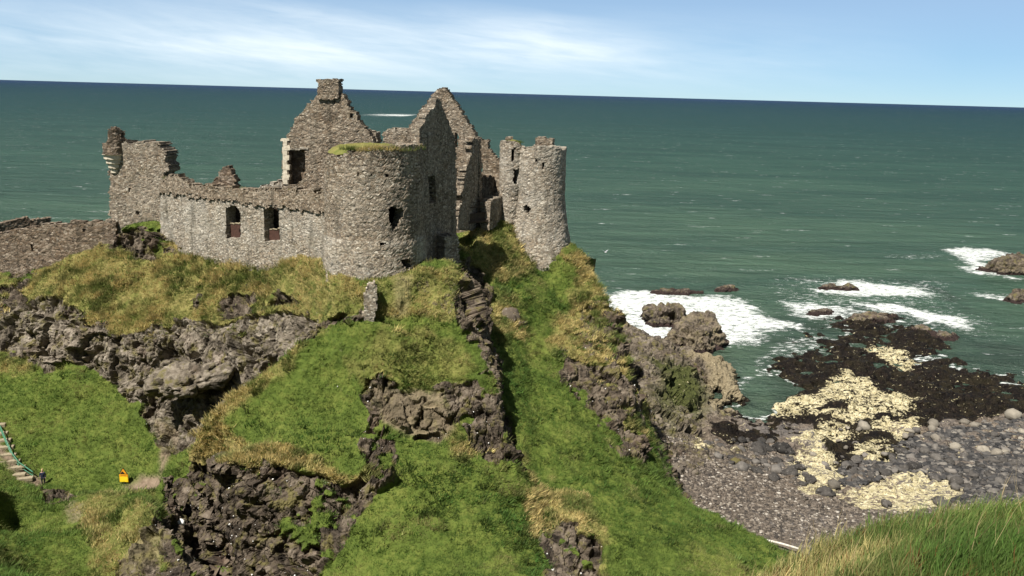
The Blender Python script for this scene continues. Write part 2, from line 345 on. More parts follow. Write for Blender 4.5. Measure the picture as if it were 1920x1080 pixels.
# ------------------------------------------------------------------ what grows where: outlines on the photo, each tied to a range of distances
ROCK = [
 ([(-200, 600), (0, 590), (60, 556), (150, 572), (160, 600), (250, 632), (290, 608), (400, 602), (460, 592), (560, 578), (600, 605), (575, 640), (530, 690), (420, 790), (330, 860), (295, 830), (262, 770), (225, 735), (190, 703), (130, 672), (95, 700), (40, 670), (-200, 640)], 80, 112, 1),
 ([(200, 455), (250, 425), (330, 430), (350, 470), (300, 482), (230, 478)], 100, 112, 1),
 ([(-200, 640), (-200, 460), (60, 460), (60, 530), (30, 600), (60, 640)], 95, 112, 1),
 ([(312, 856), (330, 842), (380, 868), (430, 860), (480, 868), (560, 880), (640, 912), (690, 885), (745, 850), (742, 905), (690, 955), (650, 1003), (608, 1090), (350, 1120), (296, 960)], 55, 81.5, 1),
 ([(690, 714), (720, 712), (760, 738), (790, 750), (820, 728), (832, 722), (880, 722), (905, 690), (925, 730), (945, 790), (975, 880), (960, 888), (900, 862), (850, 803), (820, 832), (775, 822), (740, 805), (746, 855), (690, 890), (672, 850), (690, 800)], 66, 80, 1),
 ([(850, 470), (870, 500), (890, 560), (912, 630), (930, 690), (960, 780), (985, 890), (965, 890), (925, 740), (900, 680), (878, 640), (850, 560)], 66, 100, 1),
 ([(1050, 655), (1095, 668), (1130, 695), (1160, 640), (1200, 700), (1215, 880), (1172, 850), (1120, 782), (1080, 752), (1050, 722)], 78, 120, 1),
 ([(1085, 560), (1130, 560), (1165, 640), (1140, 692), (1095, 670), (1058, 640)], 78, 120, .55),
 ([(1120, 560), (1165, 620), (1215, 720), (1190, 720), (1160, 660)], 78, 120, .8),
 ([(1010, 1003), (1045, 975), (1095, 985), (1128, 1030), (1132, 1120), (1040, 1120)], 58, 69, 1),
 ([(865, 490), (905, 500), (925, 560), (912, 640), (895, 600)], 80, 104, 1),
 ([(272, 1000), (305, 972), (345, 990), (440, 1120), (225, 1120), (225, 1050), (262, 1030)], 55, 72, 1),
 ([(75, 915), (125, 915), (150, 930), (105, 975), (85, 950)], 74, 84, 1),
 ([(720, 500), (770, 520), (860, 520), (860, 600), (800, 560)], 78, 88, .45),
 ([(335, 580), (385, 552), (375, 572), (345, 590)], 85, 105, .9), ([(400, 588), (438, 548), (462, 528), (472, 560), (470, 590)], 85, 105, .9), ([(475, 578), (515, 548), (562, 545), (562, 566), (520, 572)], 82, 105, .9), ([(590, 606), (620, 590), (672, 580), (690, 596), (600, 612)], 78, 96, .9),
 ([(300, 850), (325, 800), (285, 780), (268, 760), (305, 830)], 82, 92, .8),
]
EARTH = [
 ([(225, 908), (262, 892), (300, 890), (315, 925), (300, 948), (270, 935)], 76, 90, 1), ([(-20, 790), (10, 840), (40, 880), (85, 905), (70, 915), (20, 885), (-30, 820)], 80, 100, 1), ([(285, 780), (325, 790), (330, 840), (300, 890), (305, 830)], 78, 93, .9),
 ([(690, 714), (760, 738), (830, 728), (850, 800), (820, 832), (745, 810), (715, 790)], 66, 80, .8), ([(120, 945), (160, 950), (150, 985), (125, 975)], 70, 84, .6),
 ([(255, 1000), (300, 985), (300, 1060), (225, 1080)], 60, 80, .5), ([(740, 505), (775, 520), (765, 590), (735, 590)], 76, 88, .35),
]
DRY = [
 ([(-200, 520), (60, 520), (130, 470), (600, 460), (700, 560), (700, 600), (600, 600), (450, 640), (300, 690), (150, 640), (0, 620)], 80, 112, .68),
 ([(310, 850), (345, 800), (400, 800), (455, 835), (540, 850), (640, 880), (690, 870), (690, 920), (560, 890), (430, 900), (330, 900)], 60, 79, 1),
 ([(345, 810), (470, 700), (560, 630), (600, 590), (610, 620), (500, 720), (400, 800)], 70, 88, .8),
 ([(640, 680), (700, 620), (850, 620), (910, 680), (880, 740), (700, 740)], 68, 82, .34),
 ([(700, 500), (860, 480), (885, 590), (700, 590)], 74, 90, .5),
 ([(860, 400), (980, 400), (1000, 500), (900, 560)], 85, 110, .55),
 ([(1050, 460), (1120, 480), (1200, 640), (1200, 860), (1100, 700), (1020, 640), (1080, 540)], 78, 112, .6),
 ([(900, 560), (960, 540), (980, 640), (910, 650)], 80, 100, .5),
 ([(-200, 640), (80, 640), (60, 700), (-200, 720)], 90, 104, .7),
 ([(150, 940), (300, 930), (330, 1100), (190, 1100)], 55, 84, .42), ([(760, 720), (1000, 860), (880, 860)], 60, 75, .5), ([(980, 930), (1080, 900), (1130, 1000), (1000, 1010)], 58, 72, .8),
 ([(900, 740), (1050, 930), (1150, 1080), (1110, 1080), (1000, 900)], 58, 82, .45),
]
LUSH = [([(400, 800), (520, 690), (620, 610), (700, 596), (850, 610), (860, 660), (700, 690), (690, 860), (560, 850)], 66, 82, .8), ([(-200, 690), (130, 670), (250, 740), (310, 830), (310, 900), (-200, 910)], 80, 101, 1), ([(930, 640), (1010, 600), (1080, 740), (1220, 900), (1450, 1040), (1100, 1060), (990, 900)], 58, 100, .7)]
def region(P, regs, wob=11, seed=5):
    px, py = proj(P); j = fbm(P, .45, 3, seed)*wob*2; k = fbm(P, .45, 3, seed+50)*wob*2
    out = np.zeros(len(P))
    for poly, y0, y1, val in regs:
        xs, ys = zip(*poly)
        m = (P[:, 1] > y0) & (P[:, 1] < y1) & (px > min(xs)-30) & (px < max(xs)+30) & (py > min(ys)-30) & (py < max(ys)+30)
        if m.any():
            d = polydist((px+j)[m], (py+k)[m], poly); out[m] = np.maximum(out[m], val*smooth(d, -7, 7))
    return out
def facets(P, s, seed, tilt):
    """fractured rock: every Voronoi cell is a block with its own offset and its own tilted face"""
    Q = np.asarray(P, float)*s; i = np.floor(Q).astype(np.int64); f1 = np.full(len(Q), 9.0); f2 = f1.copy(); out = np.zeros(len(Q))
    for a in (-1, 0, 1):
        for b in (-1, 0, 1):
            for c in (-1, 0, 1):
                x, y, z = i[:, 0]+a, i[:, 1]+b, i[:, 2]+c
                dx = Q[:, 0]-x-_h(x, y, z, seed); dy = Q[:, 1]-y-_h(x, y, z, seed+1); dz = Q[:, 2]-z-_h(x, y, z, seed+2)
                d = np.sqrt(dx*dx+dy*dy+dz*dz); m = d < f1
                val = (_h(x, y, z, seed+3)-.5)+tilt*(dx*(_h(x, y, z, seed+4)-.5)+dy*(_h(x, y, z, seed+5)-.5)+dz*(_h(x, y, z, seed+6)-.35))
                f2 = np.where(m, f1, np.minimum(f2, d)); out = np.where(m, val, out); f1 = np.where(m, d, f1)
    return out/s, f1, f2
def rockrelief(V, round_=0.0):
    wv = lambda k, s_: np.c_[fbm(V, s_, 2, k), fbm(V, s_, 2, k+1), fbm(V, s_, 2, k+2)]
    Vq = V*np.array([1, 1, .8])
    a, a1, a2 = facets(Vq+.5*wv(1, .6), .30, 3, 1.3)
    tall = np.array([1, 1, .42]) if np.ndim(round_) else np.array([1, 1, .8])
    b, b1, b2 = facets(V*tall+.22*wv(4, 1.4), .85, 7, 1.5)
    c, c1, c2 = facets(V+.08*wv(8, 3), 2.2, 13, 1.6)
    crack = .28*(1-smooth(a2-a1, 0, .10))+.13*(1-smooth(b2-b1, 0, .12))+.05*(1-smooth(c2-c1, 0, .15))
    pick = smooth(fbm(V, .22, 2, 77), -.25, .25)
    q = V[:, 2]/1.9+.9*fbm(V, .18, 2, 83); q = q-np.floor(q); led = .34*(smooth(q, 0, .8)-smooth(q, .86, 1.0))
    ang = led+.34*a+.42*b*(.5+.7*pick)+.40*c-crack
    lum = .50*(1-b1)*smooth(b2-b1, 0, .3)-.22+.22*a+.26*c-crack*.8
    pit = -.85*smooth(fbm(V, .75, 2, 79), .26, .55)
    return ang*1.15*(1-.6*round_)+lum*.6*round_+.10*fbm(V, 1.7, 4, 80)+pit*(.6+.6*round_)
def headland():
    V, F = HG.tris()
    keep = V[F].mean(1)
    F = F[~((keep[:, 1] < 40) & (np.abs(keep[:, 0]) < 0))]
    dist = lambda m: np.where(m[:, 1] < 45, 3.0, .0048*np.clip(np.linalg.norm(m-CAM, axis=1), 40, 140)*np.where((m[:, 1] > 112) | (m[:, 2] < -.5), 4, 1))
    V, F = refine(V, F, dist, 4)
    # rock carries the finest relief, so it gets the finest triangles
    def fine(m):
        r_ = region(m, ROCK); return np.where(r_ > .12, .0023*np.clip(np.linalg.norm(m-CAM, axis=1), 40, 140), 9.0)
    V, F = refine(V, F, fine, 2)
    N = tnormals(V, F); slope = N[:, 2]
    rk = region(V, ROCK)
    vis = V[:, 1] > 44
    auto = smooth(.62-slope+.16*fbm(V, .35, 3, 90), -.05, .12)*np.where(V[:, 0] > 16, 1, .55)      # steep ground is bare where no outline says so
    rk = np.maximum(rk, auto*np.where((V[:, 1] > 112) | (V[:, 0] > 18) | ~vis, 1, .6))
    dry = region(V, DRY, 16, 8); lush = region(V, LUSH, 12, 9); earth = region(V, EARTH, 6, 11)
    # tufts of grass keep hold on ledges of the rock
    ledge = smooth(fbm(V*np.array([1, 1, 1.6]), .55, 3, 31), .12, .34)*smooth(slope, .3, .6)
    rk = rk*(1-.85*ledge*(1-region(V, ROCK[:1], 5)*.6))
    # ---- relief
    D = np.zeros(len(V)); Hor = np.zeros_like(V)
    r = smooth(rk, .25, .75)
    castle = region(V, ROCK[:1], 5)
    lump = rockrelief(V, castle)
    big = fbm(V, .16, 3, 70)
    D += r*(lump*(.55+.6*smooth(fbm(V, .28, 2, 74), -.3, .25)+.35*castle)+.9*big-.1)
    tr = V[:, 2]/.85+1.3*fbm(V, .25, 2, 46); tr = tr-np.floor(tr)
    soft = .13*(smooth(tr, 0, .75)-smooth(tr, .8, 1))*smooth(fbm(V, .2, 2, 47), -.1, .3)+.34*fbm(V, .30, 3, 40)+.14*fbm(V*np.array([1, 1, .6]), .9, 3, 41)
    tus = worley(V*np.array([1, 1, .55]), .95, 44)[0]
    D += (1-r)*(soft+.13*fbm(V, 2.4, 2, 42)+(.52*dry+.12)*(.62-tus)*(1-.5*lush))
    V2 = V+N*D[:, None]
    return V2, F, dict(rock=rk, dry=dry, lush=lush, earth=earth, castle=castle)
# ------------------------------------------------------------------ materials
def newmat(name):
    m = bpy.data.materials.new(name); m.use_nodes = True; T = NT(m.node_tree); return m, T
def finish(T, col, rough=.9, height=None, dist=.05, strength=1.0, spec=.25, **extra):
    ins = {'Base Color': col, 'Roughness': rough, 'Specular IOR Level': spec}; ins.update(extra)
    p = T.n('ShaderNodeBsdfPrincipled', ins=ins)
    if height is not None:
        b = T.n('ShaderNodeBump', ins={'Distance': dist, 'Strength': strength, 'Height': height}); T.link(b.outputs[0], p.inputs['Normal'])
    T.link(p.outputs[0], T.n('ShaderNodeOutputMaterial').inputs[0])
def att(T, n, out='Fac'): return T.n('ShaderNodeAttribute', attribute_name=n).outputs[out]
def pos(T): return T.n('ShaderNodeNewGeometry').outputs['Position']

def rockcol(T, P, castle):
    n1 = T.noise(P, .35, 5, .6); n2 = T.noise(P, 1.9, 6, .65); v = T.voro(P, 1.3).outputs['Color']
    sepc = T.n('ShaderNodeSeparateColor'); T.link(v, sepc.inputs[0])
    t = T.math('ADD', T.math('MULTIPLY', n1, .55), T.math('MULTIPLY', n2, .45))
    t = T.math('ADD', t, T.math('MULTIPLY', T.math('SUBTRACT', sepc.outputs[0], .5), .22))
    dark = T.ramp(t, [(.28, (.016, .013, .010)), (.42, (.052, .041, .031)), (.54, (.10, .079, .058)), (.70, (.19, .157, .12))])
    light = T.ramp(t, [(.26, (.028, .023, .018)), (.42, (.105, .088, .067)), (.55, (.19, .162, .126)), (.72, (.33, .29, .235))])
    c = T.mix(castle, dark, light)
    red = T.ramp(T.noise(P, .22, 3), [(.58, 0), (.72, .35)]); c = T.mix(red, c, T.mix(.5, c, (.16, .085, .06)))
    lich = T.ramp(T.noise(P, 6.5, 3, .7), [(.66, 0), (.71, 1)]); c = T.mix(T.math('MULTIPLY', lich, .55), c, (.5, .48, .43))
    moss = T.ramp(T.noise(P, .8, 4, .65), [(.52, 0), (.64, .85)]); c = T.mix(moss, c, (.125, .110, .040))
    return c
M = {}
m, T = newmat('ground'); P = pos(T)
rock = att(T, 'rock'); dry = att(T, 'dry'); lush = att(T, 'lush'); earth = att(T, 'earth'); castle = att(T, 'castle')
n1 = T.noise(P, .25, 5, .6); n2 = T.noise(P, 1.6, 5, .65); n3 = T.noise(P, 9, 3, .6)
g = T.ramp(T.math('ADD', T.math('MULTIPLY', n1, .5), T.math('MULTIPLY', n2, .5)), [(.30, (.040, .060, .012)), (.48, (.078, .110, .020)), (.66, (.14, .160, .036))])
d = T.ramp(T.math('ADD', T.math('MULTIPLY', n3, .4), T.math('MULTIPLY', n2, .6)), [(.30, (.14, .125, .042)), (.5, (.25, .20, .075)), (.68, (.38, .30, .135))])
dm = T.math('MULTIPLY', dry, T.ramp(T.noise(P, .6, 4, .6), [(.30, .15), (.58, 1)]))
gc = T.mix(dm, g, d)
gc = T.mix(earth, gc, T.ramp(n2, [(.3, (.13, .095, .065)), (.7, (.26, .20, .145))]))
rc = rockcol(T, P, castle)
rm = T.ramp(T.math('ADD', rock, T.math('MULTIPLY', T.math('SUBTRACT', T.noise(P, 2.2, 5, .65), .5), .9)), [(.42, 0), (.58, 1)])
col = T.mix(T.math('MULTIPLY', rm, T.math('SUBTRACT', 1, T.math('MULTIPLY', earth, .6))), gc, rc)
hgt = T.math('ADD', T.math('MULTIPLY', T.noise(P, 3.5, 7, .68), .7), T.math('MULTIPLY', T.voro(P, 3.0).outputs[0], .35))
finish(T, col, .95, hgt, .22, .9, spec=.15); M['ground'] = m

def stone(name, tint=(1, 1, 1), s=3.3, grime=.5, pale=.5):
    m, T = newmat(name); P = pos(T)
    wob = T.noise(P, 2.2, 3); pv = T.n('ShaderNodeVectorMath', operation='ADD'); T.link(P, pv.inputs[0])
    sc = T.n('ShaderNodeVectorMath', operation='SCALE', ins={'Scale': .22}); T.link(T.n('ShaderNodeTexNoise', ins={'Scale': 2.0, 'Vector': P}).outputs['Color'], sc.inputs[0]); T.link(sc.outputs[0], pv.inputs[1])
    q = T.mapping(pv.outputs[0], (1, 1, 1.75))
    vo = T.voro(q, s); ve = T.voro(q, s, 'DISTANCE_TO_EDGE')
    sc_ = T.n('ShaderNodeSeparateColor'); T.link(vo.outputs['Color'], sc_.inputs[0])
    big = T.noise(P, .22, 4, .6)
    t = T.math('ADD', T.math('MULTIPLY', sc_.outputs[0], .55), T.math('MULTIPLY', T.noise(P, 5, 4), .45))
    a = T.ramp(t, [(.18, (.055, .046, .038)), (.38, (.17, .14, .11)), (.58, (.31, .265, .21)), (.80, (.52, .475, .405))])
    warm = T.ramp(sc_.outputs[1], [(.45, 0), (.9, .65)]); a = T.mix(warm, a, (.25, .185, .125))
    a = T.mix(T.ramp(big, [(.35, 0), (.65, pale)]), a, T.mix(.5, a, (.40, .39, .36)))
    joint = T.ramp(ve.outputs['Distance'], [(.015, 1), (.07, 0)])
    jc = T.ramp(T.noise(P, .5, 3), [(.38, (.075, .062, .05)), (.62, (.33, .29, .235))])
    a = T.mix(T.math('MULTIPLY', joint, .8), a, jc)
    hole = T.ramp(T.noise(q, 1.4, 2, .5), [(.70, 0), (.74, 1)]); a = T.mix(T.math('MULTIPLY', hole, .8), a, (.035, .03, .024))
    a = T.mix(T.ramp(T.noise(P, .55, 5, .7), [(.55, 0), (.75, grime)]), a, (.10, .095, .06))
    damp = T.ramp(T.noise(T.mapping(P, (1.3, 1.3, .13)), 1.0, 4, .6), [(.52, 0), (.68, .6)]); a = T.mix(damp, a, (.085, .078, .062))
    lich = T.ramp(T.noise(P, 1.7, 5, .72), [(.60, 0), (.67, .5)]); a = T.mix(lich, a, (.50, .49, .45))
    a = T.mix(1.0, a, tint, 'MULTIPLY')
    h = T.math('ADD', T.math('MULTIPLY', T.ramp(ve.outputs['Distance'], [(0, 0), (.12, 1)]), .7), T.math('MULTIPLY', T.noise(P, 7, 5, .65), .5))
    h = T.math('ADD', h, T.math('MULTIPLY', sc_.outputs[2], .35))
    h = T.math('SUBTRACT', h, hole)
    finish(T, a, .95, h, .07, .8, spec=.15); return m
M['stone'] = stone('rubble_masonry', (.92, .89, .84))
M['stone_grey'] = stone('grey_rubble_masonry', (1.14, 1.14, 1.11), 3.8, .35, .85)
M['stone_warm'] = stone('warm_rubble_masonry', (.86, .81, .745), 3.8, .5, .4)
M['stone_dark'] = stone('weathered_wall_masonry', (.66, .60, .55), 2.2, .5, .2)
m, T = newmat('dressed_sandstone'); P = pos(T)
finish(T, T.ramp(T.noise(P, 3, 5), [(.3, (.42, .36, .27)), (.7, (.66, .60, .48))]), .9, T.noise(P, 9, 4), .03); M['ashlar'] = m
def plain(name, stops, rough=.8, scale=4.0, bump=.02, spec=.3, **k):
    m, T = newmat(name); P = T.n('ShaderNodeTexCoord').outputs['Object']; n = T.noise(P, scale, 5, .6)
    finish(T, T.ramp(n, stops), rough, n, bump, .6, spec, **k); return m
M['wood'] = plain('red_brown_boards', [(.3, (.045, .022, .016)), (.7, (.085, .04, .028))])
M['dark_wood'] = plain('dark_timber', [(.3, (.035, .025, .018)), (.7, (.085, .06, .042))])
M['step'] = plain('pale_stone_step', [(.3, (.20, .165, .105)), (.7, (.34, .29, .20))])
M['rail'] = plain('green_painted_steel', [(.3, (.035, .13, .075)), (.7, (.07, .21, .13))], .5)
M['steel'] = plain('galvanised_steel', [(.3, (.2, .2, .2)), (.7, (.33, .33, .33))], .5)
M['amber'] = plain('amber_sign_face', [(.3, (.75, .30, .012)), (.7, (.82, .38, .02))], .5)
M['yellow'] = plain('yellow_sign_face', [(.3, (.82, .58, .015)), (.7, (.86, .66, .03))], .5)
M['black'] = plain('black_paint', [(.3, (.012, .011, .011)), (.7, (.03, .026, .024))], .6)
M['navy'] = plain('navy_jacket', [(.3, (.008, .012, .03)), (.7, (.018, .024, .05))], .85)
M['trousers'] = plain('dark_trousers', [(.3, (.012, .013, .018)), (.7, (.025, .027, .033))], .85)
M['skin'] = plain('skin', [(.3, (.5, .31, .23)), (.7, (.58, .37, .28))], .6)
M['hair'] = plain('fair_hair', [(.3, (.36, .25, .12)), (.7, (.52, .39, .2))], .6)
M['white'] = plain('white_plumage', [(.3, (.72, .72, .70)), (.7, (.85, .85, .84))], .7)
M['grey_feather'] = plain('grey_plumage', [(.3, (.40, .42, .45)), (.7, (.52, .54, .57))], .7)
M['pale_wood'] = plain('bleached_driftwood', [(.3, (.42, .39, .33)), (.7, (.66, .63, .56))])
M['guano'] = plain('white_stained_rock', [(.3, (.45, .44, .41)), (.6, (.78, .77, .74))], .9, 3, .05)
def blade(name):
    m, T = newmat(name); c = att(T, 'col', 'Color')
    n = T.noise(pos(T), 7.0, 2); c2 = T.mix(T.ramp(n, [(.35, 0), (.65, .5)]), c, T.mix(.45, c, (.02, .035, .008)))
    d = T.n('ShaderNodeBsdfPrincipled', ins={'Base Color': c2, 'Roughness': .7, 'Specular IOR Level': .18})
    t = T.n('ShaderNodeBsdfTranslucent'); T.link(c, t.inputs[0])
    mx = T.n('ShaderNodeMixShader', ins={0: .34}); T.link(d.outputs[0], mx.inputs[1]); T.link(t.outputs[0], mx.inputs[2])
    T.link(mx.outputs[0], T.n('ShaderNodeOutputMaterial').inputs[0]); return m
M['blade'] = blade('grass_blades')
# shore
m, T = newmat('foreshore'); P = pos(T)
weed = att(T, 'weed'); alga = att(T, 'alga'); rk = att(T, 'rock'); grn = att(T, 'green'); tan = att(T, 'tan')
n2 = T.noise(P, 1.1, 6, .65); n3 = T.noise(P, 5, 4, .65); v1 = T.voro(P, 2.6); vs = T.n('ShaderNodeSeparateColor'); T.link(v1.outputs['Color'], vs.inputs[0])
sh = T.ramp(T.math('ADD', T.math('MULTIPLY', vs.outputs[0], .5), T.math('MULTIPLY', n3, .5)), [(.2, (.06, .048, .038)), (.5, (.125, .10, .078)), (.8, (.23, .19, .15))])
sh = T.mix(T.ramp(T.noise(P, .12, 4), [(.45, 0), (.6, .55)]), sh, (.12, .115, .115))
c = T.mix(rk, sh, rockcol(T, P, .42))
c = T.mix(grn, c, T.ramp(n3, [(.3, (.03, .035, .012)), (.7, (.085, .095, .03))]))
c = T.mix(tan, c, T.ramp(n3, [(.3, (.13, .105, .065)), (.7, (.31, .26, .17))]))
wcol = T.ramp(T.math('ADD', T.math('MULTIPLY', n2, .45), T.math('MULTIPLY', T.noise(P, 2.4, 6, .75), .55)), [(.36, (.003, .003, .003)), (.50, (.008, .006, .005)), (.58, (.020, .014, .010)), (.66, (.055, .040, .026)), (.74, (.15, .13, .11))])
wm = T.ramp(T.math('ADD', weed, T.math('MULTIPLY', T.math('SUBTRACT', n3, .5), .7)), [(.42, 0), (.55, 1)])
wcol = T.mix(T.ramp(T.noise(P, .35, 4, .6), [(.45, 0), (.62, .7)]), wcol, T.mix(.5, wcol, (.034, .028, .012)))
c = T.mix(wm, c, wcol)
acol = T.ramp(T.math('ADD', T.math('MULTIPLY', n2, .4), T.math('MULTIPLY', n3, .6)), [(.3, (.15, .125, .065)), (.46, (.38, .33, .19)), (.6, (.66, .60, .41)), (.72, (.78, .73, .55))])
strat = T.noise(T.mapping(P, (.55, 1.5, 1), (0, 0, .5)), 1.2, 6, .7)
am = T.ramp(T.math('ADD', T.math('MULTIPLY', alga, .66), T.math('ADD', T.math('MULTIPLY', T.math('SUBTRACT', strat, .5), 3.1), T.math('MULTIPLY', T.math('SUBTRACT', T.noise(P, 2.6, 5, .7), .5), 2.0))), [(.46, 0), (.64, 1)])
c = T.mix(am, c, acol)
rgh = T.math('SUBTRACT', .92, T.math('MULTIPLY', T.math('MULTIPLY', wm, T.math('SUBTRACT', 1, am)), .28))
hh = T.math('ADD', T.math('MULTIPLY', n3, .6), T.math('MULTIPLY', v1.outputs[0], .5))
finish(T, c, rgh, hh, .35, 1.0, spec=.12); M['shore'] = m
def boulder(name, stops):
    m, T = newmat(name); P = T.n('ShaderNodeTexCoord').outputs['Object']; rnd = T.n('ShaderNodeObjectInfo').outputs['Random']
    n = T.noise(P, 2.5, 6, .65); c = T.ramp(T.math('ADD', T.math('MULTIPLY', n, .6), T.math('MULTIPLY', rnd, .4)), stops)
    c = T.mix(T.ramp(T.noise(P, 9, 3), [(.62, 0), (.68, .5)]), c, (.3, .28, .25))
    finish(T, c, .85, n, .12, .8, .25); return m
M['b_dark'] = boulder('dark_basalt', [(.25, (.018, .017, .016)), (.5, (.046, .042, .038)), (.75, (.098, .089, .080))])
M['b_mid'] = boulder('grey_basalt', [(.25, (.05, .045, .040)), (.5, (.105, .096, .086)), (.75, (.19, .172, .152))])
M['b_pale'] = boulder('pale_boulder', [(.25, (.09, .08, .066)), (.5, (.18, .16, .13)), (.75, (.31, .28, .225))])
M['b_brown'] = boulder('brown_boulder', [(.25, (.035, .028, .021)), (.5, (.085, .067, .05)), (.75, (.16, .13, .10))])
m, T = newmat('sea_rock'); P = pos(T); sz = T.n('ShaderNodeSeparateXYZ'); T.link(P, sz.inputs[0])
n3 = T.noise(P, 3.5, 5, .65)
hz = T.math('ADD', sz.outputs[2], T.math('MULTIPLY', T.math('SUBTRACT', n3, .5), 1.6))
c = rockcol(T, P, .12)
c = T.mix(att(T, 'tan'), c, T.ramp(n3, [(.3, (.14, .11, .068)), (.7, (.33, .275, .18))]))
c = T.mix(T.ramp(hz, [(.75, 1), (1.35, 0)]), c, T.ramp(n3, [(.35, (.008, .006, .006)), (.7, (.05, .028, .022))]))
finish(T, c, .8, n3, .3, .9, .3); M['sea_rock'] = m
# sea
m, T = newmat('sea_water'); P = pos(T)
sz = T.n('ShaderNodeSeparateXYZ'); T.link(P, sz.inputs[0])
dist = T.n('ShaderNodeVectorMath', operation='LENGTH'); T.link(P, dist.inputs[0])
ld = T.math('LOGARITHM', dist.outputs['Value'], 10.0)
body = T.ramp(T.math('DIVIDE', T.math('SUBTRACT', ld, 2.0), 2.4), [(0, (.098, .140, .088)), (.16, (.070, .122, .080)), (.34, (.040, .086, .066)), (.52, (.022, .056, .058)), (.74, (.012, .036, .054)), (.88, (.008, .025, .060)), (1, (.007, .022, .075))])
cl = T.noise(T.mapping(P, (.006, .016, 1), (0, 0, .15)), 1.0, 5, .6); body = T.mix(T.ramp(cl, [(.38, 0), (.60, .85)]), body, T.mix(.6, body, (.022, .052, .046)))
foam = att(T, 'foam'); shal = att(T, 'shal')
body = T.mix(shal, body, (.034, .056, .042))
fn = T.noise(T.mapping(P, (.5, 1.0, 1), (0, 0, -.25)), .9, 7, .7, .8); fd = T.noise(P, 4.5, 4, .7)
lace = T.voro(T.mapping(pos(T), (.42, .85, 1), (0, 0, -.2)), 1.0, 'DISTANCE_TO_EDGE').outputs['Distance']
foam = T.math('ADD', foam, T.math('MULTIPLY', T.math('SUBTRACT', .16, lace), .75))
fm = T.ramp(T.math('ADD', foam, T.math('ADD', T.math('MULTIPLY', T.math('SUBTRACT', fn, .5), 2.1), T.math('MULTIPLY', T.math('SUBTRACT', fd, .5), 1.0))), [(.50, 0), (.66, .5), (.95, 1)])
# scattered white horses
cap = T.math('MULTIPLY', T.ramp(T.noise(T.mapping(P, (.055, .16, 1), (0, 0, -.12)), 1.0, 2, .5), [(.66, 0), (.69, 1)]), T.ramp(T.noise(T.mapping(P, (.3, 1.2, 1)), 1.0, 4, .7), [(.54, 0), (.62, 1)]))
fm = T.math('MAXIMUM', fm, T.math('MULTIPLY', cap, .65))
wv = T.math('ADD', T.math('MULTIPLY', T.noise(T.mapping(P, (.045, .13, 1), (0, 0, -.14)), 1.0, 7, .68, .4), 2.2), T.math('MULTIPLY', T.noise(T.mapping(P, (.25, .55, 1), (0, 0, -.3)), 1.0, 5, .65), .55))
wv = T.math('ADD', wv, T.math('MULTIPLY', T.noise(T.mapping(P, (.016, .07, 1), (0, 0, -.10)), 1.0, 3, .5, .3), 1.8))
bmp = T.n('ShaderNodeBump', ins={'Distance': 2.6, 'Strength': 1.0, 'Height': wv})
wd = T.n('ShaderNodeBsdfDiffuse', ins={'Color': body}); T.link(bmp.outputs[0], wd.inputs['Normal'])
wg = T.n('ShaderNodeBsdfGlossy', ins={'Roughness': .22}); T.link(bmp.outputs[0], wg.inputs['Normal'])
fc_ = T.n('ShaderNodeLayerWeight', ins={'Blend': .5}); T.link(bmp.outputs[0], fc_.inputs['Normal'])
wat = T.n('ShaderNodeMixShader'); T.link(T.math('MULTIPLY_ADD', T.math('POWER', fc_.outputs['Facing'], 3.0), .13, .02), wat.inputs[0]); T.link(wd.outputs[0], wat.inputs[1]); T.link(wg.outputs[0], wat.inputs[2])
fo = T.n('ShaderNodeBsdfPrincipled', ins={'Base Color': T.ramp(fd, [(.30, (.42, .50, .47)), (.5, (.80, .83, .82)), (.65, (.9, .91, .90))]), 'Roughness': .9, 'Specular IOR Level': .1})
fb = T.n('ShaderNodeBump', ins={'Distance': .5, 'Strength': .8, 'Height': fd}); T.link(fb.outputs[0], fo.inputs['Normal'])
mx = T.n('ShaderNodeMixShader'); T.link(fm, mx.inputs[0]); T.link(wat.outputs[0], mx.inputs[1]); T.link(fo.outputs[0], mx.inputs[2])
T.link(mx.outputs[0], T.n('ShaderNodeOutputMaterial').inputs[0]); M['sea'] = m
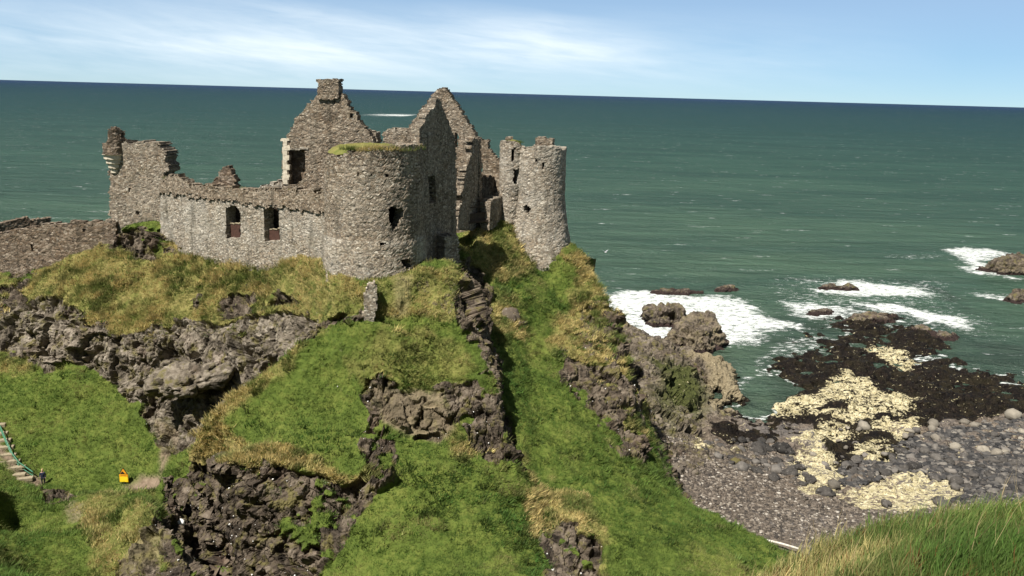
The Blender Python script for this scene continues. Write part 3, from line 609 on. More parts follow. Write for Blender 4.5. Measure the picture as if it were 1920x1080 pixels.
# ------------------------------------------------------------------ ruined walls: a wall is laid in small cells, so its broken edges and openings are real
def cellwall(name, mapf, nrmf, u0, u1, v0, v1, outline, holes, mat, parent=None, thick=1.0, c=.16, ragged=5, near=None, relief=1.0, loc=None, wrap=False):
    nu, nv = max(1, int(round((u1-u0)/c))), max(1, int(round((v1-v0)/c)))
    us = np.linspace(u0, u1, nu+1); vs = np.linspace(v0, v1, nv+1)
    cu, cv = np.meshgrid((us[:-1]+us[1:])/2, (vs[:-1]+vs[1:])/2); cu = cu.ravel(); cv = cv.ravel()
    Pc = mapf(cu, cv, 0.0); px, py = proj(Pc)
    q = Pc*np.array([1, 1, 1.6])
    jx = (worley(q, 1.5, 61)[2]-.5)*ragged*1.7+(worley(q, 3.2, 62)[2]-.5)*ragged*.8; jy = (worley(q, 1.5, 63)[2]-.5)*ragged*2+(worley(q, 3.2, 64)[2]-.5)*ragged
    fill = inpoly(px+jx, py+jy, outline) if outline else np.ones(len(px), bool)
    fr = np.ones(len(px), bool) if near is None else near(cu)
    for hpoly in holes:
        fill &= ~(inpoly(px+jx*.35, py+jy*.35, hpoly) & fr)
    fill = fill.reshape(nv, nu)
    gu, gv = np.meshgrid(us, vs); gu = gu.ravel(); gv = gv.ravel()
    P0 = mapf(gu, gv, 0.0); N0 = nrmf(gu, gv)
    keepu = np.ones(len(gu)) if wrap is False else ((gu > u0+1e-6) & (gu < u1-1e-6))*1.0
    ju = vnoise(P0, 3.1, 71)*c*.42*keepu; jv = vnoise(P0, 3.1, 72)*c*.42
    f1, f2, cr_ = worley(P0*np.array([1, 1, 1.75]), 2.6, 75)
    rel = relief*((cr_-.5)*.06-.03*(1-smooth(f2-f1, 0, .14))+.09*fbm(P0, .8, 3, 76))
    Vf = mapf(gu+ju, gv+jv, 0.0)+N0*rel[:, None]
    Vb = mapf(gu+ju, gv+jv, thick)-N0*rel[:, None]*.5
    Vm = mapf(gu+ju, gv+jv, thick*.5); Vm[:, 2] += .09*vnoise(P0, 2.3, 78)
    n = len(gu); V = np.r_[Vf, Vb, Vm]; I = np.arange(n).reshape(nv+1, nu+1); F = []
    a, b, d, e = I[:-1, :-1][fill], I[:-1, 1:][fill], I[1:, 1:][fill], I[1:, :-1][fill]
    F.append(np.c_[a, b, d, e]); F.append(np.c_[b, a, e, d]+n)
    pad = np.pad(fill, 1)
    for (dy, dx, lo, hi) in ((0, -1, (0, 0), (1, 0)), (0, 1, (1, 1), (0, 1)), (-1, 0, (0, 1), (0, 0)), (1, 0, (1, 0), (1, 1))):
        edge = fill & ~pad[1+dy:1+dy+nv, 1+dx:1+dx+nu]
        if wrap and dx: edge[:, 0 if dx < 0 else -1] = False
        r, cc = np.nonzero(edge)
        p = I[r+lo[0], cc+lo[1]]; s_ = I[r+hi[0], cc+hi[1]]
        F.append(np.c_[p, p+2*n, s_+2*n, s_][:, ::-1]); F.append(np.c_[p+2*n, p+n, s_+n, s_+2*n][:, ::-1])
    F = np.concatenate(F); u, inv = np.unique(F, return_inverse=True)
    return mesh_np(name, V[u], inv.reshape(F.shape), mat, parent, smooth_=False, loc=loc)
def plane(px0, Y0, px1, Y1, py=400):
    """vertical plane through two places; its front is the side towards the camera"""
    A = atY(px0, py, Y0)[:2]; B = atY(px1, py, Y1)[:2]; d = B-A; Lh = np.hypot(*d); d = d/Lh
    nn = np.array([d[1], -d[0]])
    if nn@(-A) < 0: nn = -nn
    mapf = lambda u, v, t: np.stack([A[0]+d[0]*u-nn[0]*t, A[1]+d[1]*u-nn[1]*t, v+0*u], 1)
    nrmf = lambda u, v: np.tile(np.array([nn[0], nn[1], 0.0]), (len(u), 1))
    return A, B, d, Lh, mapf, nrmf
def wall(name, pl, outline, holes, mat, parent=None, z0=None, z1=None, **k):
    A, B, d, Lh, mapf, nrmf = pl
    zs = []
    for (x, y) in outline:
        r = ray(x, y); den = r[0]*d[1]-r[1]*d[0]; t = (A[0]*d[1]-A[1]*d[0])/den; zs.append(CAMZ+r[2]*t)
    z0 = min(zs)-.3 if z0 is None else z0; z1 = max(zs)+.5 if z1 is None else z1
    loc = k.pop('loc', (float(A[0]+B[0])/2, float(A[1]+B[1])/2, z0)); ext = k.pop('ext', .8)
    return cellwall(name, mapf, nrmf, -ext, Lh+ext, z0, z1, outline, holes, mat, parent, loc=loc, **k)
def drum(name, cx, cy, rf, v0, v1, outline, holes, mat, parent=None, **k):
    r0 = rf(np.array([(v0+v1)/2]))[0]
    def mapf(u, v, t):
        a = u/r0; r = rf(v)-t; return np.stack([cx+r*np.sin(a), cy-r*np.cos(a), v+0*u], 1)
    nrmf = lambda u, v: np.stack([np.sin(u/r0), -np.cos(u/r0), 0*u], 1)
    near = lambda u: np.abs(u/r0) < 1.5
    return cellwall(name, mapf, nrmf, -math.pi*r0, math.pi*r0, v0, v1, outline, holes, mat, parent, near=near, wrap=True, loc=(cx, cy, v0), **k)
def zof(px, py, Y): return atY(px, py, Y)[2]
BIG = [(-3000, -3000), (5000, -3000), (5000, 5000), (-3000, 5000)]
def boxmesh(name, mat, parent, cen, size, rot=0.0, bev=.01, tilt=0.0):
    bm = bmesh.new(); bmesh.ops.create_cube(bm, size=1)
    for v_ in bm.verts: v_.co = Vector((v_.co.x*size[0], v_.co.y*size[1], v_.co.z*size[2]))
    if bev: bmesh.ops.bevel(bm, geom=bm.edges[:], offset=bev, segments=1, affect='EDGES')
    me = bpy.data.meshes.new(name); bm.to_mesh(me); bm.free(); me.materials.append(mat)
    o = bpy.data.objects.new(name, me); o.location = Vector(cen)-(parent.location if parent is not None else Vector((0, 0, 0))); o.rotation_euler = (0, tilt, rot)
    return link(o, parent)
def tube(name, mat, parent, pts, r, loc=None, k=8):
    pts = np.array(pts, float); off = np.array(parent.location) if parent is not None else (np.array(loc) if loc is not None else np.zeros(3))
    V = []; n = len(pts)
    for i in range(n):
        d = pts[min(i+1, n-1)]-pts[max(i-1, 0)]; d /= np.linalg.norm(d); a = np.cross(d, [0, 0, 1.0] if abs(d[2]) < .9 else [1.0, 0, 0]); a /= np.linalg.norm(a); b = np.cross(d, a)
        for j in range(k): t_ = j*2*math.pi/k; V.append(pts[i]-off+r*(a*math.cos(t_)+b*math.sin(t_)))
    F = [(i*k+j, i*k+(j+1) % k, (i+1)*k+(j+1) % k, (i+1)*k+j) for i in range(n-1) for j in range(k)]+[tuple(range(k))[::-1], tuple((n-1)*k+j for j in range(k))]
    me = bpy.data.meshes.new(name); me.from_pydata([tuple(v_) for v_ in V], [], F); me.materials.append(mat); o = bpy.data.objects.new(name, me); link(o, parent)
    if parent is None and loc is not None: o.location = loc
    return o
# --- round tower on the near corner
TX, TY = atY(703, 400, 87.0)[:2]; TZ0, TZT = 27.0, zof(720, 277, 82.2)
tz_step = zof(703, 452, 82.0)
rf_t = lambda v: 4.93+.02*(TZT-v)+.12*(1-smooth(v, tz_step-.5, tz_step+.4))+.035*np.clip(tz_step-v, 0, 9)
t = empty('round_tower', (TX, TY, TZ0))
tag(t, 'broad round rubble tower with a grassy top and one ragged window hole', 'tower')
TOP = [(560, 700), (560, 330), (604, 320), (612, 298), (634, 293), (650, 287), (690, 281), (740, 276), (770, 273), (792, 274), (840, 274), (840, 700)]
low_ = [(560, 700), (560, 450), (620, 447), (640, 456), (700, 449), (760, 456), (800, 446), (840, 452), (840, 700)]
drum('tower_wall', TX, TY, rf_t, tz_step, TZT+.25, TOP, [[(729, 391), (742, 387), (757, 390), (756, 408), (748, 428), (738, 431), (733, 420), (728, 408)], [(668, 323), (673, 323), (673, 328), (668, 328)], [(693, 323), (698, 323), (698, 328), (693, 328)], [(721, 325), (727, 325), (727, 330), (721, 330)]], M['stone'], t, thick=1.5, ragged=4)
drum('tower_footing', TX, TY, rf_t, TZ0, tz_step, None, [[(752, 488), (768, 486), (772, 498), (764, 505), (754, 500)], [(715, 455), (722, 455), (722, 460), (715, 460)]], M['stone_grey'], t, thick=1.5)
# grass growing on the tower top
def grasscap(name, cx, cy, r, z, parent, h=.55, seed=1, sq=1.0):
    k, nr = 48, 9; V = [(cx, cy, z+h)]
    for i in range(1, nr+1):
        for j in range(k):
            a = j*2*math.pi/k; rr = r*i/nr; V.append((cx+rr*math.cos(a), cy+sq*rr*math.sin(a), z+h*(1-(i/nr)**2)-(.45 if i == nr else 0)))
    V = np.array(V); V[:, 2] += .22*fbm(V, .8, 3, seed)+.1*fbm(V, 2.5, 2, seed)
    F = [(0, 1+j, 1+(j+1) % k) for j in range(k)]
    for i in range(nr-1):
        for j in range(k):
            a, b = 1+i*k+j, 1+i*k+(j+1) % k; F += [(a, a+k, b), (b, a+k, b+k)]
    F = np.array(F); o = np.ones(len(V))
    return mesh_np(name, V, F, M['ground'], parent, dict(rock=o*.0, dry=o*.55, lush=o*0, earth=o*0, castle=o*0), loc=(cx, cy, z))
cap = grasscap('grass_cap', TX, TY, 4.6, TZT-.45, t, .5, 3)
# --- gable with the chimney stack
pA = plane(530, 98.5, 700, 96.5, 300)
g = empty('gable_wall', (*((pA[0]+pA[1])/2), 31)); tag(g, 'tall pointed rubble gable topped by a square chimney stack', 'ruined gable')
GA = [(530, 560), (530, 268), (536, 262), (546, 240), (552, 222), (562, 216), (574, 200), (584, 188), (594, 176), (640, 178), (652, 192), (657, 205), (665, 212), (672, 224), (690, 246), (700, 262), (708, 285), (790, 300), (790, 560)]
wall('gable_face', pA, GA, [[(541, 283), (571, 281), (572, 322), (566, 338), (556, 345), (541, 346)], [(608, 332), (616, 330), (622, 345), (615, 352), (611, 344)], [(655, 212), (663, 214), (662, 220), (656, 220)]], M['stone_warm'], g, z0=31, thick=1.1, ragged=2.0, ext=4.0, c=.13)
pA2 = plane(530, 98.42, 700, 96.42, 300)
wall('chimney_stack', plane(530, 98.2, 700, 96.2, 300), [(595.5, 186), (595.5, 153), (593.5, 152), (593.5, 148), (636, 148), (636, 153), (634, 154), (634, 186)], [], M['stone_warm'], g, thick=1.3, ragged=1.2, c=.14)
qs = []
for k in range(9):
    y = 264+k*9.1; wdt = 11 if k % 2 else 7
    qs.append((531.5+wdt, y, y+8.5))
for x1, ya, yb in qs: wall('quoin', pA2, [(530, ya), (x1, ya), (x1, yb), (530, yb)], [], M['ashlar'], g, thick=.5, ragged=0, c=.1, relief=.3, ext=.1)
wall('lintel', pA2, [(543, 278), (578, 276.5), (578, 280), (543, 282)], [], M['stone_grey'], g, thick=.6, ragged=.5, c=.12, relief=.5)
wall('eaves_stone', pA2, [(526, 261), (543, 259), (543, 264), (526, 265)], [], M['ashlar'], g, thick=.6, ragged=0, c=.1, relief=.3)
wall('gable_return', plane(546, 99.7, 560, 103, 300), [(540, 560), (540, 285), (566, 285), (566, 560)], [], M['stone_warm'], g, z0=31, thick=.8, ragged=3, ext=.1)  # added side wall, shuts the sun out of the gable window
# --- added wall close behind it, only to keep the gable window dark
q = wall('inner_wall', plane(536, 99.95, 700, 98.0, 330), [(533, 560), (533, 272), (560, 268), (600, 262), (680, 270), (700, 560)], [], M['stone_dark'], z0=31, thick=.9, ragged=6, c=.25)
tag(q, 'added dark wall that keeps the window of the chimney gable black', 'ruined wall')
# --- curtain wall between corner tower and round tower
pC = plane(303, 105.4, 615, 88.6, 420)
cw = empty('curtain_wall', (*((pC[0]+pC[1])/2), 29)); tag(cw, 'long low curtain wall with two window openings running to the round tower', 'castle wall')
H1 = [(423, 389), (432, 385), (443, 387), (451, 400), (451, 447), (424, 447)]; H2 = [(494, 391), (510, 387), (521, 389), (524, 400), (524, 451), (496, 452)]
pC2 = plane(303, 105.12, 615, 88.32, 420)
wall('upper_wall', pC2, [(300, 361), (300, 342), (310, 332), (338, 331), (346, 338), (352, 346), (398, 347), (405, 352), (490, 356), (540, 358), (560, 356), (625, 362), (625, 400), (540, 391), (480, 384), (420, 376), (360, 368)], [H1, H2], M['stone_warm'], cw, z0=33, thick=1.0, ragged=4)
wall('lower_wall', pC, [(300, 560), (300, 350), (360, 356), (420, 364), (480, 372), (540, 379), (625, 388), (625, 560)], [H1, H2], M['stone_grey'], cw, z0=27, thick=1.4, ragged=1.6)
for (a, b) in (((427, 420), (450, 444)), ((506, 430), (524, 452))):
    pw = plane(303, 106.3, 615, 89.5, 420)
    wall('wooden_panel', pw, [(a[0], a[1]), (b[0], a[1]), (b[0], b[1]+8), (a[0], b[1]+8)], [], M['wood'], cw, thick=.1, ragged=0, c=.2, relief=.2)
    wall('sill_board', plane(303, 106.2, 615, 89.4, 420), [(a[0]-1, a[1]-1.6), (b[0]+1, a[1]-1.6), (b[0]+1, a[1]), (a[0]-1, a[1])], [], M['step'], cw, thick=.16, ragged=0, c=.1, relief=0)
q = wall('inner_wall', plane(380, 104.2, 560, 94.6, 420), [(372, 520), (372, 368), (560, 382), (560, 520)], [], M['stone_dark'], z0=29, thick=.7, ragged=3, c=.3)  # wall added behind the openings so that they stay dark
tag(q, 'added dark wall that keeps the two openings of the curtain wall black', 'ruined wall')
q = wall('ruined_stub', plane(390, 107.5, 445, 106.5, 340), [(396, 365), (397, 346), (402, 334), (409, 331), (411, 318), (417, 311), (430, 312), (433, 326), (440, 332), (441, 350), (441, 365)], [], M['stone_dark'], thick=1.0, ragged=3)
tag(q, 'small jagged stub of masonry standing up behind the curtain wall', 'ruined wall')
q = wall('rubble_heap', plane(480, 102.5, 540, 100.5, 350), [(486, 370), (487, 352), (495, 344), (510, 342), (526, 343), (532, 350), (533, 370)], [], M['stone_grey'], thick=1.4, ragged=5)
tag(q, 'low heap of loose grey stones left of the gable window', 'ruined wall')
# --- corner tower with its corbelled turret
pL = plane(205, 109.2, 310, 107.2, 340)
lt = empty('corner_tower', (*((pL[0]+pL[1])/2), 31)); tag(lt, 'square broken tower at the far left with a corbelled round turret', 'tower')
wall('tower_face', pL, [(205, 480), (205, 300), (207, 268), (238, 266), (246, 270), (262, 268), (290, 267), (298, 274), (309, 282), (311, 300), (315, 318), (306, 330), (318, 350), (318, 480)], [[(240, 352), (245, 352), (245, 358), (240, 358)], [(254, 396), (262, 396), (262, 402), (254, 402)]], M['stone'], lt, z0=31, thick=2.4, ragged=3.2)
ux, uy = atY(216, 300, 109.4)[:2]; zt0, zt1, zt2 = zof(216, 326, 108), zof(216, 270, 108), zof(216, 238, 108)
def rf_u(v):
    s_ = (v-zt0)/(zof(216, 292, 108)-zt0); st = np.floor(np.clip(s_, 0, .999)*4)/4
    return np.where(s_ < 1, .55+.9*st+.08, 1.52)
drum('turret_corbels', ux, uy, rf_u, zt0, zof(216, 291, 108), None, [], M['ashlar'], lt, thick=.5, c=.11, relief=.3)
drum('turret', ux, uy, lambda v: 1.5+0*v, zof(216, 291, 108), zt2, [(180, 330), (194, 300), (194, 270), (202, 262), (203, 243), (210, 239), (226, 243), (234, 246), (235, 264), (238, 275), (245, 300), (245, 330)], [[(226, 250), (232, 250), (232, 262), (226, 262)]], M['stone_dark'], lt, thick=.55, c=.13, ragged=3)
# --- boundary walls at the far left
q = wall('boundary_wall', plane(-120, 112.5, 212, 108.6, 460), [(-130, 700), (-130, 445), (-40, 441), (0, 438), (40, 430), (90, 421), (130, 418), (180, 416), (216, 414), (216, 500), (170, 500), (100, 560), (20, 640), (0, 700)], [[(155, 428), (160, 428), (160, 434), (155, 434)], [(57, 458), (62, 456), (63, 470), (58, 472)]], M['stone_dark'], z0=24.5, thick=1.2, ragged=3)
tag(q, 'long brown retaining wall along the cliff edge at the far left', 'castle wall')
q = wall('boundary_wall', plane(-160, 128, 96, 141, 420), [(-160, 470), (-160, 420), (-40, 417), (0, 415), (40, 412), (96, 409), (96, 470)], [], M['stone_dark'], thick=1.2, ragged=3)
tag(q, 'dark far wall against the sea behind the brown retaining wall', 'castle wall')
# --- shaded gable with the tall window, buttress under it
pD = plane(789, 87.4, 856, 95.2, 330)
q = wall('gable_wall', pD, [(780, 520), (780, 250), (796, 228), (806, 206), (815, 200), (818, 187), (824, 184), (832, 206), (845, 236), (853, 262), (856, 285), (856, 470), (856, 520)], [[(803, 331), (816, 328), (818, 379), (806, 383)]], M['stone'], z0=27, thick=.9, ragged=1.4, ext=.4, c=.13)
tag(q, 'narrow shaded gable with one tall slit window beside the round tower', 'ruined gable')
q = wall('buttress', plane(836, 89.5, 862, 90.5, 470), [(834, 540), (834, 447), (842, 441), (858, 444), (861, 460), (862, 540)], [], M['stone_grey'], z0=25, thick=1.6, ragged=2, ext=.3)
tag(q, 'short pale stone buttress below the shaded gable', 'buttress')
# --- second lit gable behind
pB = plane(762, 106, 897, 103.5, 300)
gb = empty('gable_wall', (*((pB[0]+pB[1])/2), 32)); tag(gb, 'plain lit gable rising to a sharp point behind the shaded gable', 'ruined gable')
wall('gable_face', pB, [(758, 470), (758, 262), (764, 240), (775, 225), (790, 204), (804, 186), (812, 176), (821, 165), (834, 163), (846, 180), (860, 202), (876, 226), (889, 247), (897, 262), (898, 300), (898, 470)], [[(853, 250), (859, 250), (859, 275), (853, 275)]], M['stone_warm'], gb, z0=32, thick=1.0, ragged=1.6, ext=1.5, c=.13)
wall('gable_return', plane(862, 97.5, 896, 103.4, 330), [(858, 430), (860, 400), (866, 370), (872, 330), (882, 290), (888, 258), (898, 262), (900, 430)], [], M['stone'], gb, z0=32, thick=.9, ragged=2.5, ext=.3)
q = wall('inner_wall', plane(716, 110, 772, 108.5, 260), [(718, 330), (718, 250), (724, 243), (744, 240), (772, 243), (772, 330)], [], M['stone'], z0=33, thick=1.2, ragged=2.5)
tag(q, 'short flat topped wall between the two lit gables', 'ruined wall')
q = wall('inner_wall', plane(680, 101, 708, 100.5, 260), [(684, 330), (684, 248), (690, 245), (704, 247), (706, 262), (706, 330)], [], M['stone'], z0=33, thick=1.2, ragged=2)
tag(q, 'square stub of wall at the foot of the chimney gable slope', 'ruined wall')
# --- fragments right of it
q = wall('gable_fragment', plane(888, 114, 940, 113, 310), [(890, 420), (890, 264), (898, 261), (915, 262), (916, 278), (923, 288), (930, 296), (939, 306), (940, 420)], [[(899, 308), (906, 308), (906, 323), (899, 323)]], M['stone_warm'], z0=33, thick=1.0, ragged=2)
tag(q, 'stepped brown gable fragment with a tiny window left of the small tower', 'ruined gable')
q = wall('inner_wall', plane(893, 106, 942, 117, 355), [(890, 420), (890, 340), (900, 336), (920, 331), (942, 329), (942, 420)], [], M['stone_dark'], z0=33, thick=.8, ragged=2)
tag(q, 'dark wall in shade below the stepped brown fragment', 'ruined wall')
q = wall('ruined_wall', plane(921, 102.5, 957, 108, 385), [(912, 430), (918, 382), (926, 374), (940, 366), (955, 362), (960, 380), (960, 430)], [], M['stone'], z0=32, thick=1.3, ragged=2, ext=.3)
tag(q, 'low stub of wall leaning against the small round tower', 'ruined wall')
# --- timber rail of the footbridge
A, B = atY(852, 405, 99.5), atY(910, 396, 102.5); zt = [zof(852, 393, 99.5), zof(910, 386, 102.5)]; zb = [zof(852, 420, 99.5), zof(910, 410, 102.5)]
fb = empty('footbridge', tuple((A+B)/2)); tag(fb, 'dark timber footbridge railing crossing the gap between the towers', 'footbridge')
def beam(name, mat, parent, a, b, s_):
    a, b = np.array(a, float), np.array(b, float); d = b-a; Lh = np.linalg.norm(d); o = boxmesh(name, mat, parent, tuple((a+b)/2), (Lh, s_[0], s_[1]), bev=.008)
    o.rotation_euler = Vector(d).to_track_quat('X', 'Z').to_euler(); return o
for f in (0, .5, 1.0): beam('rail', M['dark_wood'], fb, (A[0], A[1], zb[0]+(zt[0]-zb[0])*f), (B[0], B[1], zb[1]+(zt[1]-zb[1])*f), (.14, .14))
beam('deck', M['dark_wood'], fb, (A[0]-.4, A[1]+.7, zb[0]-.15), (B[0]+.4, B[1]+.7, zb[1]-.15), (1.5, .22))
beam('side_board', M['dark_wood'], fb, (A[0], A[1]+.07, zb[0]+.45), (B[0], B[1]+.07, zb[1]+.45), (.05, .75))
for k in range(5):
    f = k/4; P_ = A+(B-A)*f; beam('post', M['dark_wood'], fb, (P_[0], P_[1]+.1, zb[0]+(zb[1]-zb[0])*f-.2), (P_[0], P_[1]+.1, zt[0]+(zt[1]-zt[0])*f+.05), (.12, .12))
# --- small round tower on the right
NX, NY = atY(1009, 380, 107.5)[:2]; nz0, nzt = 26.5, zof(1010, 280, 104.5)
zfl = zof(1010, 372, 104.5); pxm = 1/1600*108.8
rf_n = lambda v: 48.5*pxm+.012*(nzt-v)+np.where(v < zfl, .075*(zfl-v)+.013*(zfl-v)**2, 0)
nt = empty('round_tower', (NX, NY, nz0)); tag(nt, 'slender round grey tower with a flared foot standing on the right crest', 'tower')
drum('tower_wall', NX, NY, rf_n, nz0, nzt+.4, [(900, 600), (940, 330), (958, 300), (966, 276), (985, 279), (1003, 272), (1036, 272), (1050, 279), (1064, 278), (1064, 330), (1120, 600)], [[(1016, 303), (1020, 303), (1021, 317), (1017, 317)], [(980, 389), (987, 384), (994, 390), (992, 402), (984, 397)], [(1003, 298), (1007, 298), (1007, 302), (1003, 302)]], M['stone_grey'], nt, thick=1.1, ragged=2.5)
wall('parapet_stub', plane(1002, 106.5, 1036, 106.0, 265), [(1002, 285), (1003, 263), (1011, 257), (1020, 257), (1024, 261), (1035, 258), (1036, 285)], [], M['stone_warm'], nt, thick=1.3, ragged=1.6, ext=.2)
sx, sy = atY(960, 320, 106.6)[:2]
drum('stair_turret', sx, sy, lambda v: 23*pxm+0*v, 32.5, zof(956, 258, 106), [(930, 420), (936, 290), (937, 266), (950, 264), (965, 264), (976, 270), (982, 290), (984, 420)], [[(963, 317), (976, 316), (976, 345), (963, 346)], [(958, 281), (966, 277), (964, 300), (959, 305)]], M['stone_grey'], nt, thick=.5, c=.13, ragged=2)
wall('doorway_panel', plane(960, 106.0, 978, 106.4, 330), [(959, 313), (978, 313), (978, 348), (959, 348)], [], M['wood'], nt, thick=.2, ragged=0, c=.2, relief=.5)
wall('turret_stub', plane(944, 107, 964, 107, 262), [(946, 272), (946, 260), (953, 257), (962, 259), (963, 272)], [], M['stone_warm'], nt, thick=.8, ragged=1.2)
grasscap('turret_grass', sx, sy, 1.05, zof(956, 268, 107), nt, .35, 9)
grasscap('wall_walk', NX, NY, 2.5, nzt-.7, nt, .1, 12)
# --- grey pillar under the round tower
q = wall('stone_pillar', plane(683, 78.6, 706, 78.8, 560), [(682, 610), (684, 545), (690, 531), (702, 529), (706, 540), (704, 610)], [], M['stone_grey'], z0=27, thick=.9, ragged=2, ext=.2)
tag(q, 'grey stone pillar in the grass below the broad round tower', 'pillar')
# ------------------------------------------------------------------ shore: reef, boulder beach and the low cliff below the ridge
def LZs(*p): return np.array([atz(*q) for q in p])
FL = [
 LZs((1150, 880, 5.5), (1210, 905, 4.2), (1260, 935, 3.6), (1400, 1000, 3.3), (1500, 1040, 3.2), (1700, 1080, 3.6), (1920, 1060, 4.5), (2150, 1060, 5)),
 LZs((1240, 850, 3.6), (1300, 862, 2.8), (1400, 890, 2.4), (1550, 940, 2.4), (1750, 980, 3), (1920, 960, 3.6), (2150, 960, 4)),
 LZs((1310, 832, 1.5), (1430, 850, 1.5), (1550, 880, 1.6), (1700, 900, 1.9), (1850, 880, 2.3), (2100, 880, 2.6)),
 LZs((1380, 812, .7), (1470, 805, .8), (1560, 800, 1.0), (1650, 800, 1.3), (1750, 800, 1.5), (1900, 785, 1.3), (2150, 775, 1)),
 LZs((1465, 765, .85), (1560, 720, .95), (1660, 740, .9), (1720, 765, .9)),
 LZs((1550, 700, .75), (1660, 655, .75), (1700, 680, .7)),
 LZs((1440, 690, .30), (1520, 660, .22), (1600, 655, .45), (1700, 695, .55), (1800, 735, .5), (1920, 740, .35), (2150, 740, .3)),
 LZs((1570, 612, .5), (1620, 605, .6), (1700, 618, .5), (1740, 632, .25)),
 LZs((2150, 690, -.9), (1920, 695, -.7), (1850, 695, -.6), (1780, 662, -.7), (1760, 640, -.7), (1740, 615, -.8), (1680, 588, -.9), (1600, 578, -.9), (1540, 598, -.8), (1505, 625, -.7), (1430, 655, -1.4), (1412, 700, -2), (1428, 750, -2), (1436, 778, -1.9), (1425, 792, -1.6), (1390, 790, -1.9), (1345, 784, -1.9), (1330, 770, -1.9), (1345, 760, -1.9)),
 LZs((1386, 752, -2.2), (1398, 725, -2.4), (1398, 695, -2.4), (1372, 664, -2.2), (1345, 655, -1.6)),
 LZs((1520, 640, -.25), (1570, 645, -.2), (1620, 640, .1)),
 LZs((1384, 756, -2.2), (1370, 760, -2), (1345, 766, -1.8)),
 LZs((1150, 640, 10), (1190, 650, 9.5), (1215, 680, 9.2), (1220, 740, 8), (1225, 800, 6.2), (1220, 850, 5.2)),
 LZs((1195, 632, 8), (1240, 640, 6.8), (1262, 655, 5), (1300, 690, 5.2), (1290, 740, 5), (1270, 790, 4.5), (1250, 830, 4)),
 LZs((1262, 655, 4.5), (1310, 662, 4.0), (1342, 668, 3.2), (1366, 690, 2.9), (1372, 714, 2.6), (1356, 734, 2.3), (1335, 748, 2.2), (1318, 760, 1.8), (1300, 790, 1.6), (1310, 815, 1.4)),
 LZs((1335, 682, 1.9), (1350, 686, 1.8), (1358, 684, 1.9)),
 LZs((1268, 648, -.2), (1285, 656, -.6), (1308, 660, -.4)),
 LZs((1140, 590, 3), (1180, 618, 2.5), (1210, 634, 3)), LZs((1130, 560, -1.5), (1180, 600, -1.5), (1225, 632, -1.2), (1255, 642, -1.0)),
 LW((4, 220, -6), (60, 232, -6), (160, 240, -6)), LW((110, 225, -5), (150, 150, -4)), LW((30, 60, 6), (60, 55, 6), (150, 60, 7)), LW((4, 150, -5), (4, 220, -6)),
]
SX0, SX1, SY0, SY1, SH = 4.0, 150.0, 62.0, 240.0, .5
SG = Grid(diffuse(FL, SX0, SX1, SY0, SY1, SH, blur=2), SX0, SY0, SH)
def zpoly(pts, z): return [tuple(atz(x, y, z)[:2]) for x, y in pts]
WEED = [[(1425, 640), (1500, 600), (1570, 590), (1700, 590), (1800, 640), (1760, 660), (1860, 690), (2160, 690), (2160, 770), (1960, 790), (1900, 778), (1800, 800), (1720, 810), (1650, 800), (1730, 850), (1640, 850), (1600, 870), (1540, 850), (1530, 800), (1480, 790), (1440, 800), (1430, 745), (1420, 690)],
        [(1315, 800), (1420, 810), (1460, 840), (1400, 850), (1330, 830)], [(1540, 850), (1650, 860), (1690, 830), (1730, 860), (1600, 905), (1560, 890)]]
ALGA = [[(1442, 770), (1470, 745), (1530, 735), (1555, 705), (1575, 693), (1610, 700), (1640, 728), (1660, 740), (1725, 740), (1725, 755), (1690, 775), (1700, 790), (1590, 790), (1500, 780), (1570, 765), (1600, 755), (1560, 750), (1490, 775), (1460, 782)],
        [(1620, 645), (1665, 642), (1720, 670), (1735, 690), (1700, 700), (1660, 680)], [(1590, 590), (1625, 583), (1640, 596), (1605, 604)], [(1490, 815), (1500, 800), (1590, 795), (1600, 815), (1530, 840), (1495, 838)],
        [(1600, 805), (1720, 790), (1735, 815), (1690, 835), (1660, 820)], [(1470, 855), (1500, 845), (1545, 835), (1560, 870), (1540, 890), (1590, 900), (1570, 935), (1500, 920), (1490, 880)],
        [(1600, 930), (1680, 895), (1740, 895), (1750, 915), (1805, 925), (1800, 945), (1700, 962), (1620, 950)], [(1355, 847), (1378, 847), (1382, 862), (1358, 862)], [(1600, 840), (1660, 838), (1670, 855), (1610, 858)], [(1440, 760), (1480, 750), (1490, 770), (1455, 785)], [(1290, 855), (1330, 850), (1335, 865), (1300, 868)]]
ALGA2 = [[(1585, 940), (1640, 912), (1675, 890), (1745, 890), (1760, 912), (1815, 922), (1812, 950), (1700, 972), (1610, 962)], [(1470, 870), (1500, 850), (1548, 840), (1570, 880), (1560, 905), (1600, 915), (1580, 945), (1500, 930), (1490, 890)], [(1600, 842), (1665, 838), (1675, 856), (1610, 862)]]
GREEN = [[(1225, 720), (1260, 690), (1310, 690), (1330, 720), (1320, 745), (1270, 760), (1240, 790)]]
TAN = [[(1290, 655), (1330, 660), (1365, 665), (1395, 690), (1392, 725), (1365, 750), (1330, 748), (1325, 720), (1330, 695), (1300, 680)]]
PROM = [[(1130, 560), (1260, 640), (1400, 670), (1400, 740), (1330, 760), (1300, 800), (1290, 840), (1260, 880), (1140, 880)], [(1240, 830), (1330, 806), (1400, 816), (1440, 838), (1400, 866), (1320, 872), (1260, 890)]]
def field(V, polys, zr, wob, soft, seed, lo=0):
    jx = fbm(V, .22, 4, seed)*wob; jy = fbm(V, .22, 4, seed+9)*wob; out = np.full(len(V), -99.0)
    for p in polys: out = np.maximum(out, polydist(V[:, 0]+jx, V[:, 1]+jy, zpoly(p, zr)))
    return smooth(out, -soft, soft)
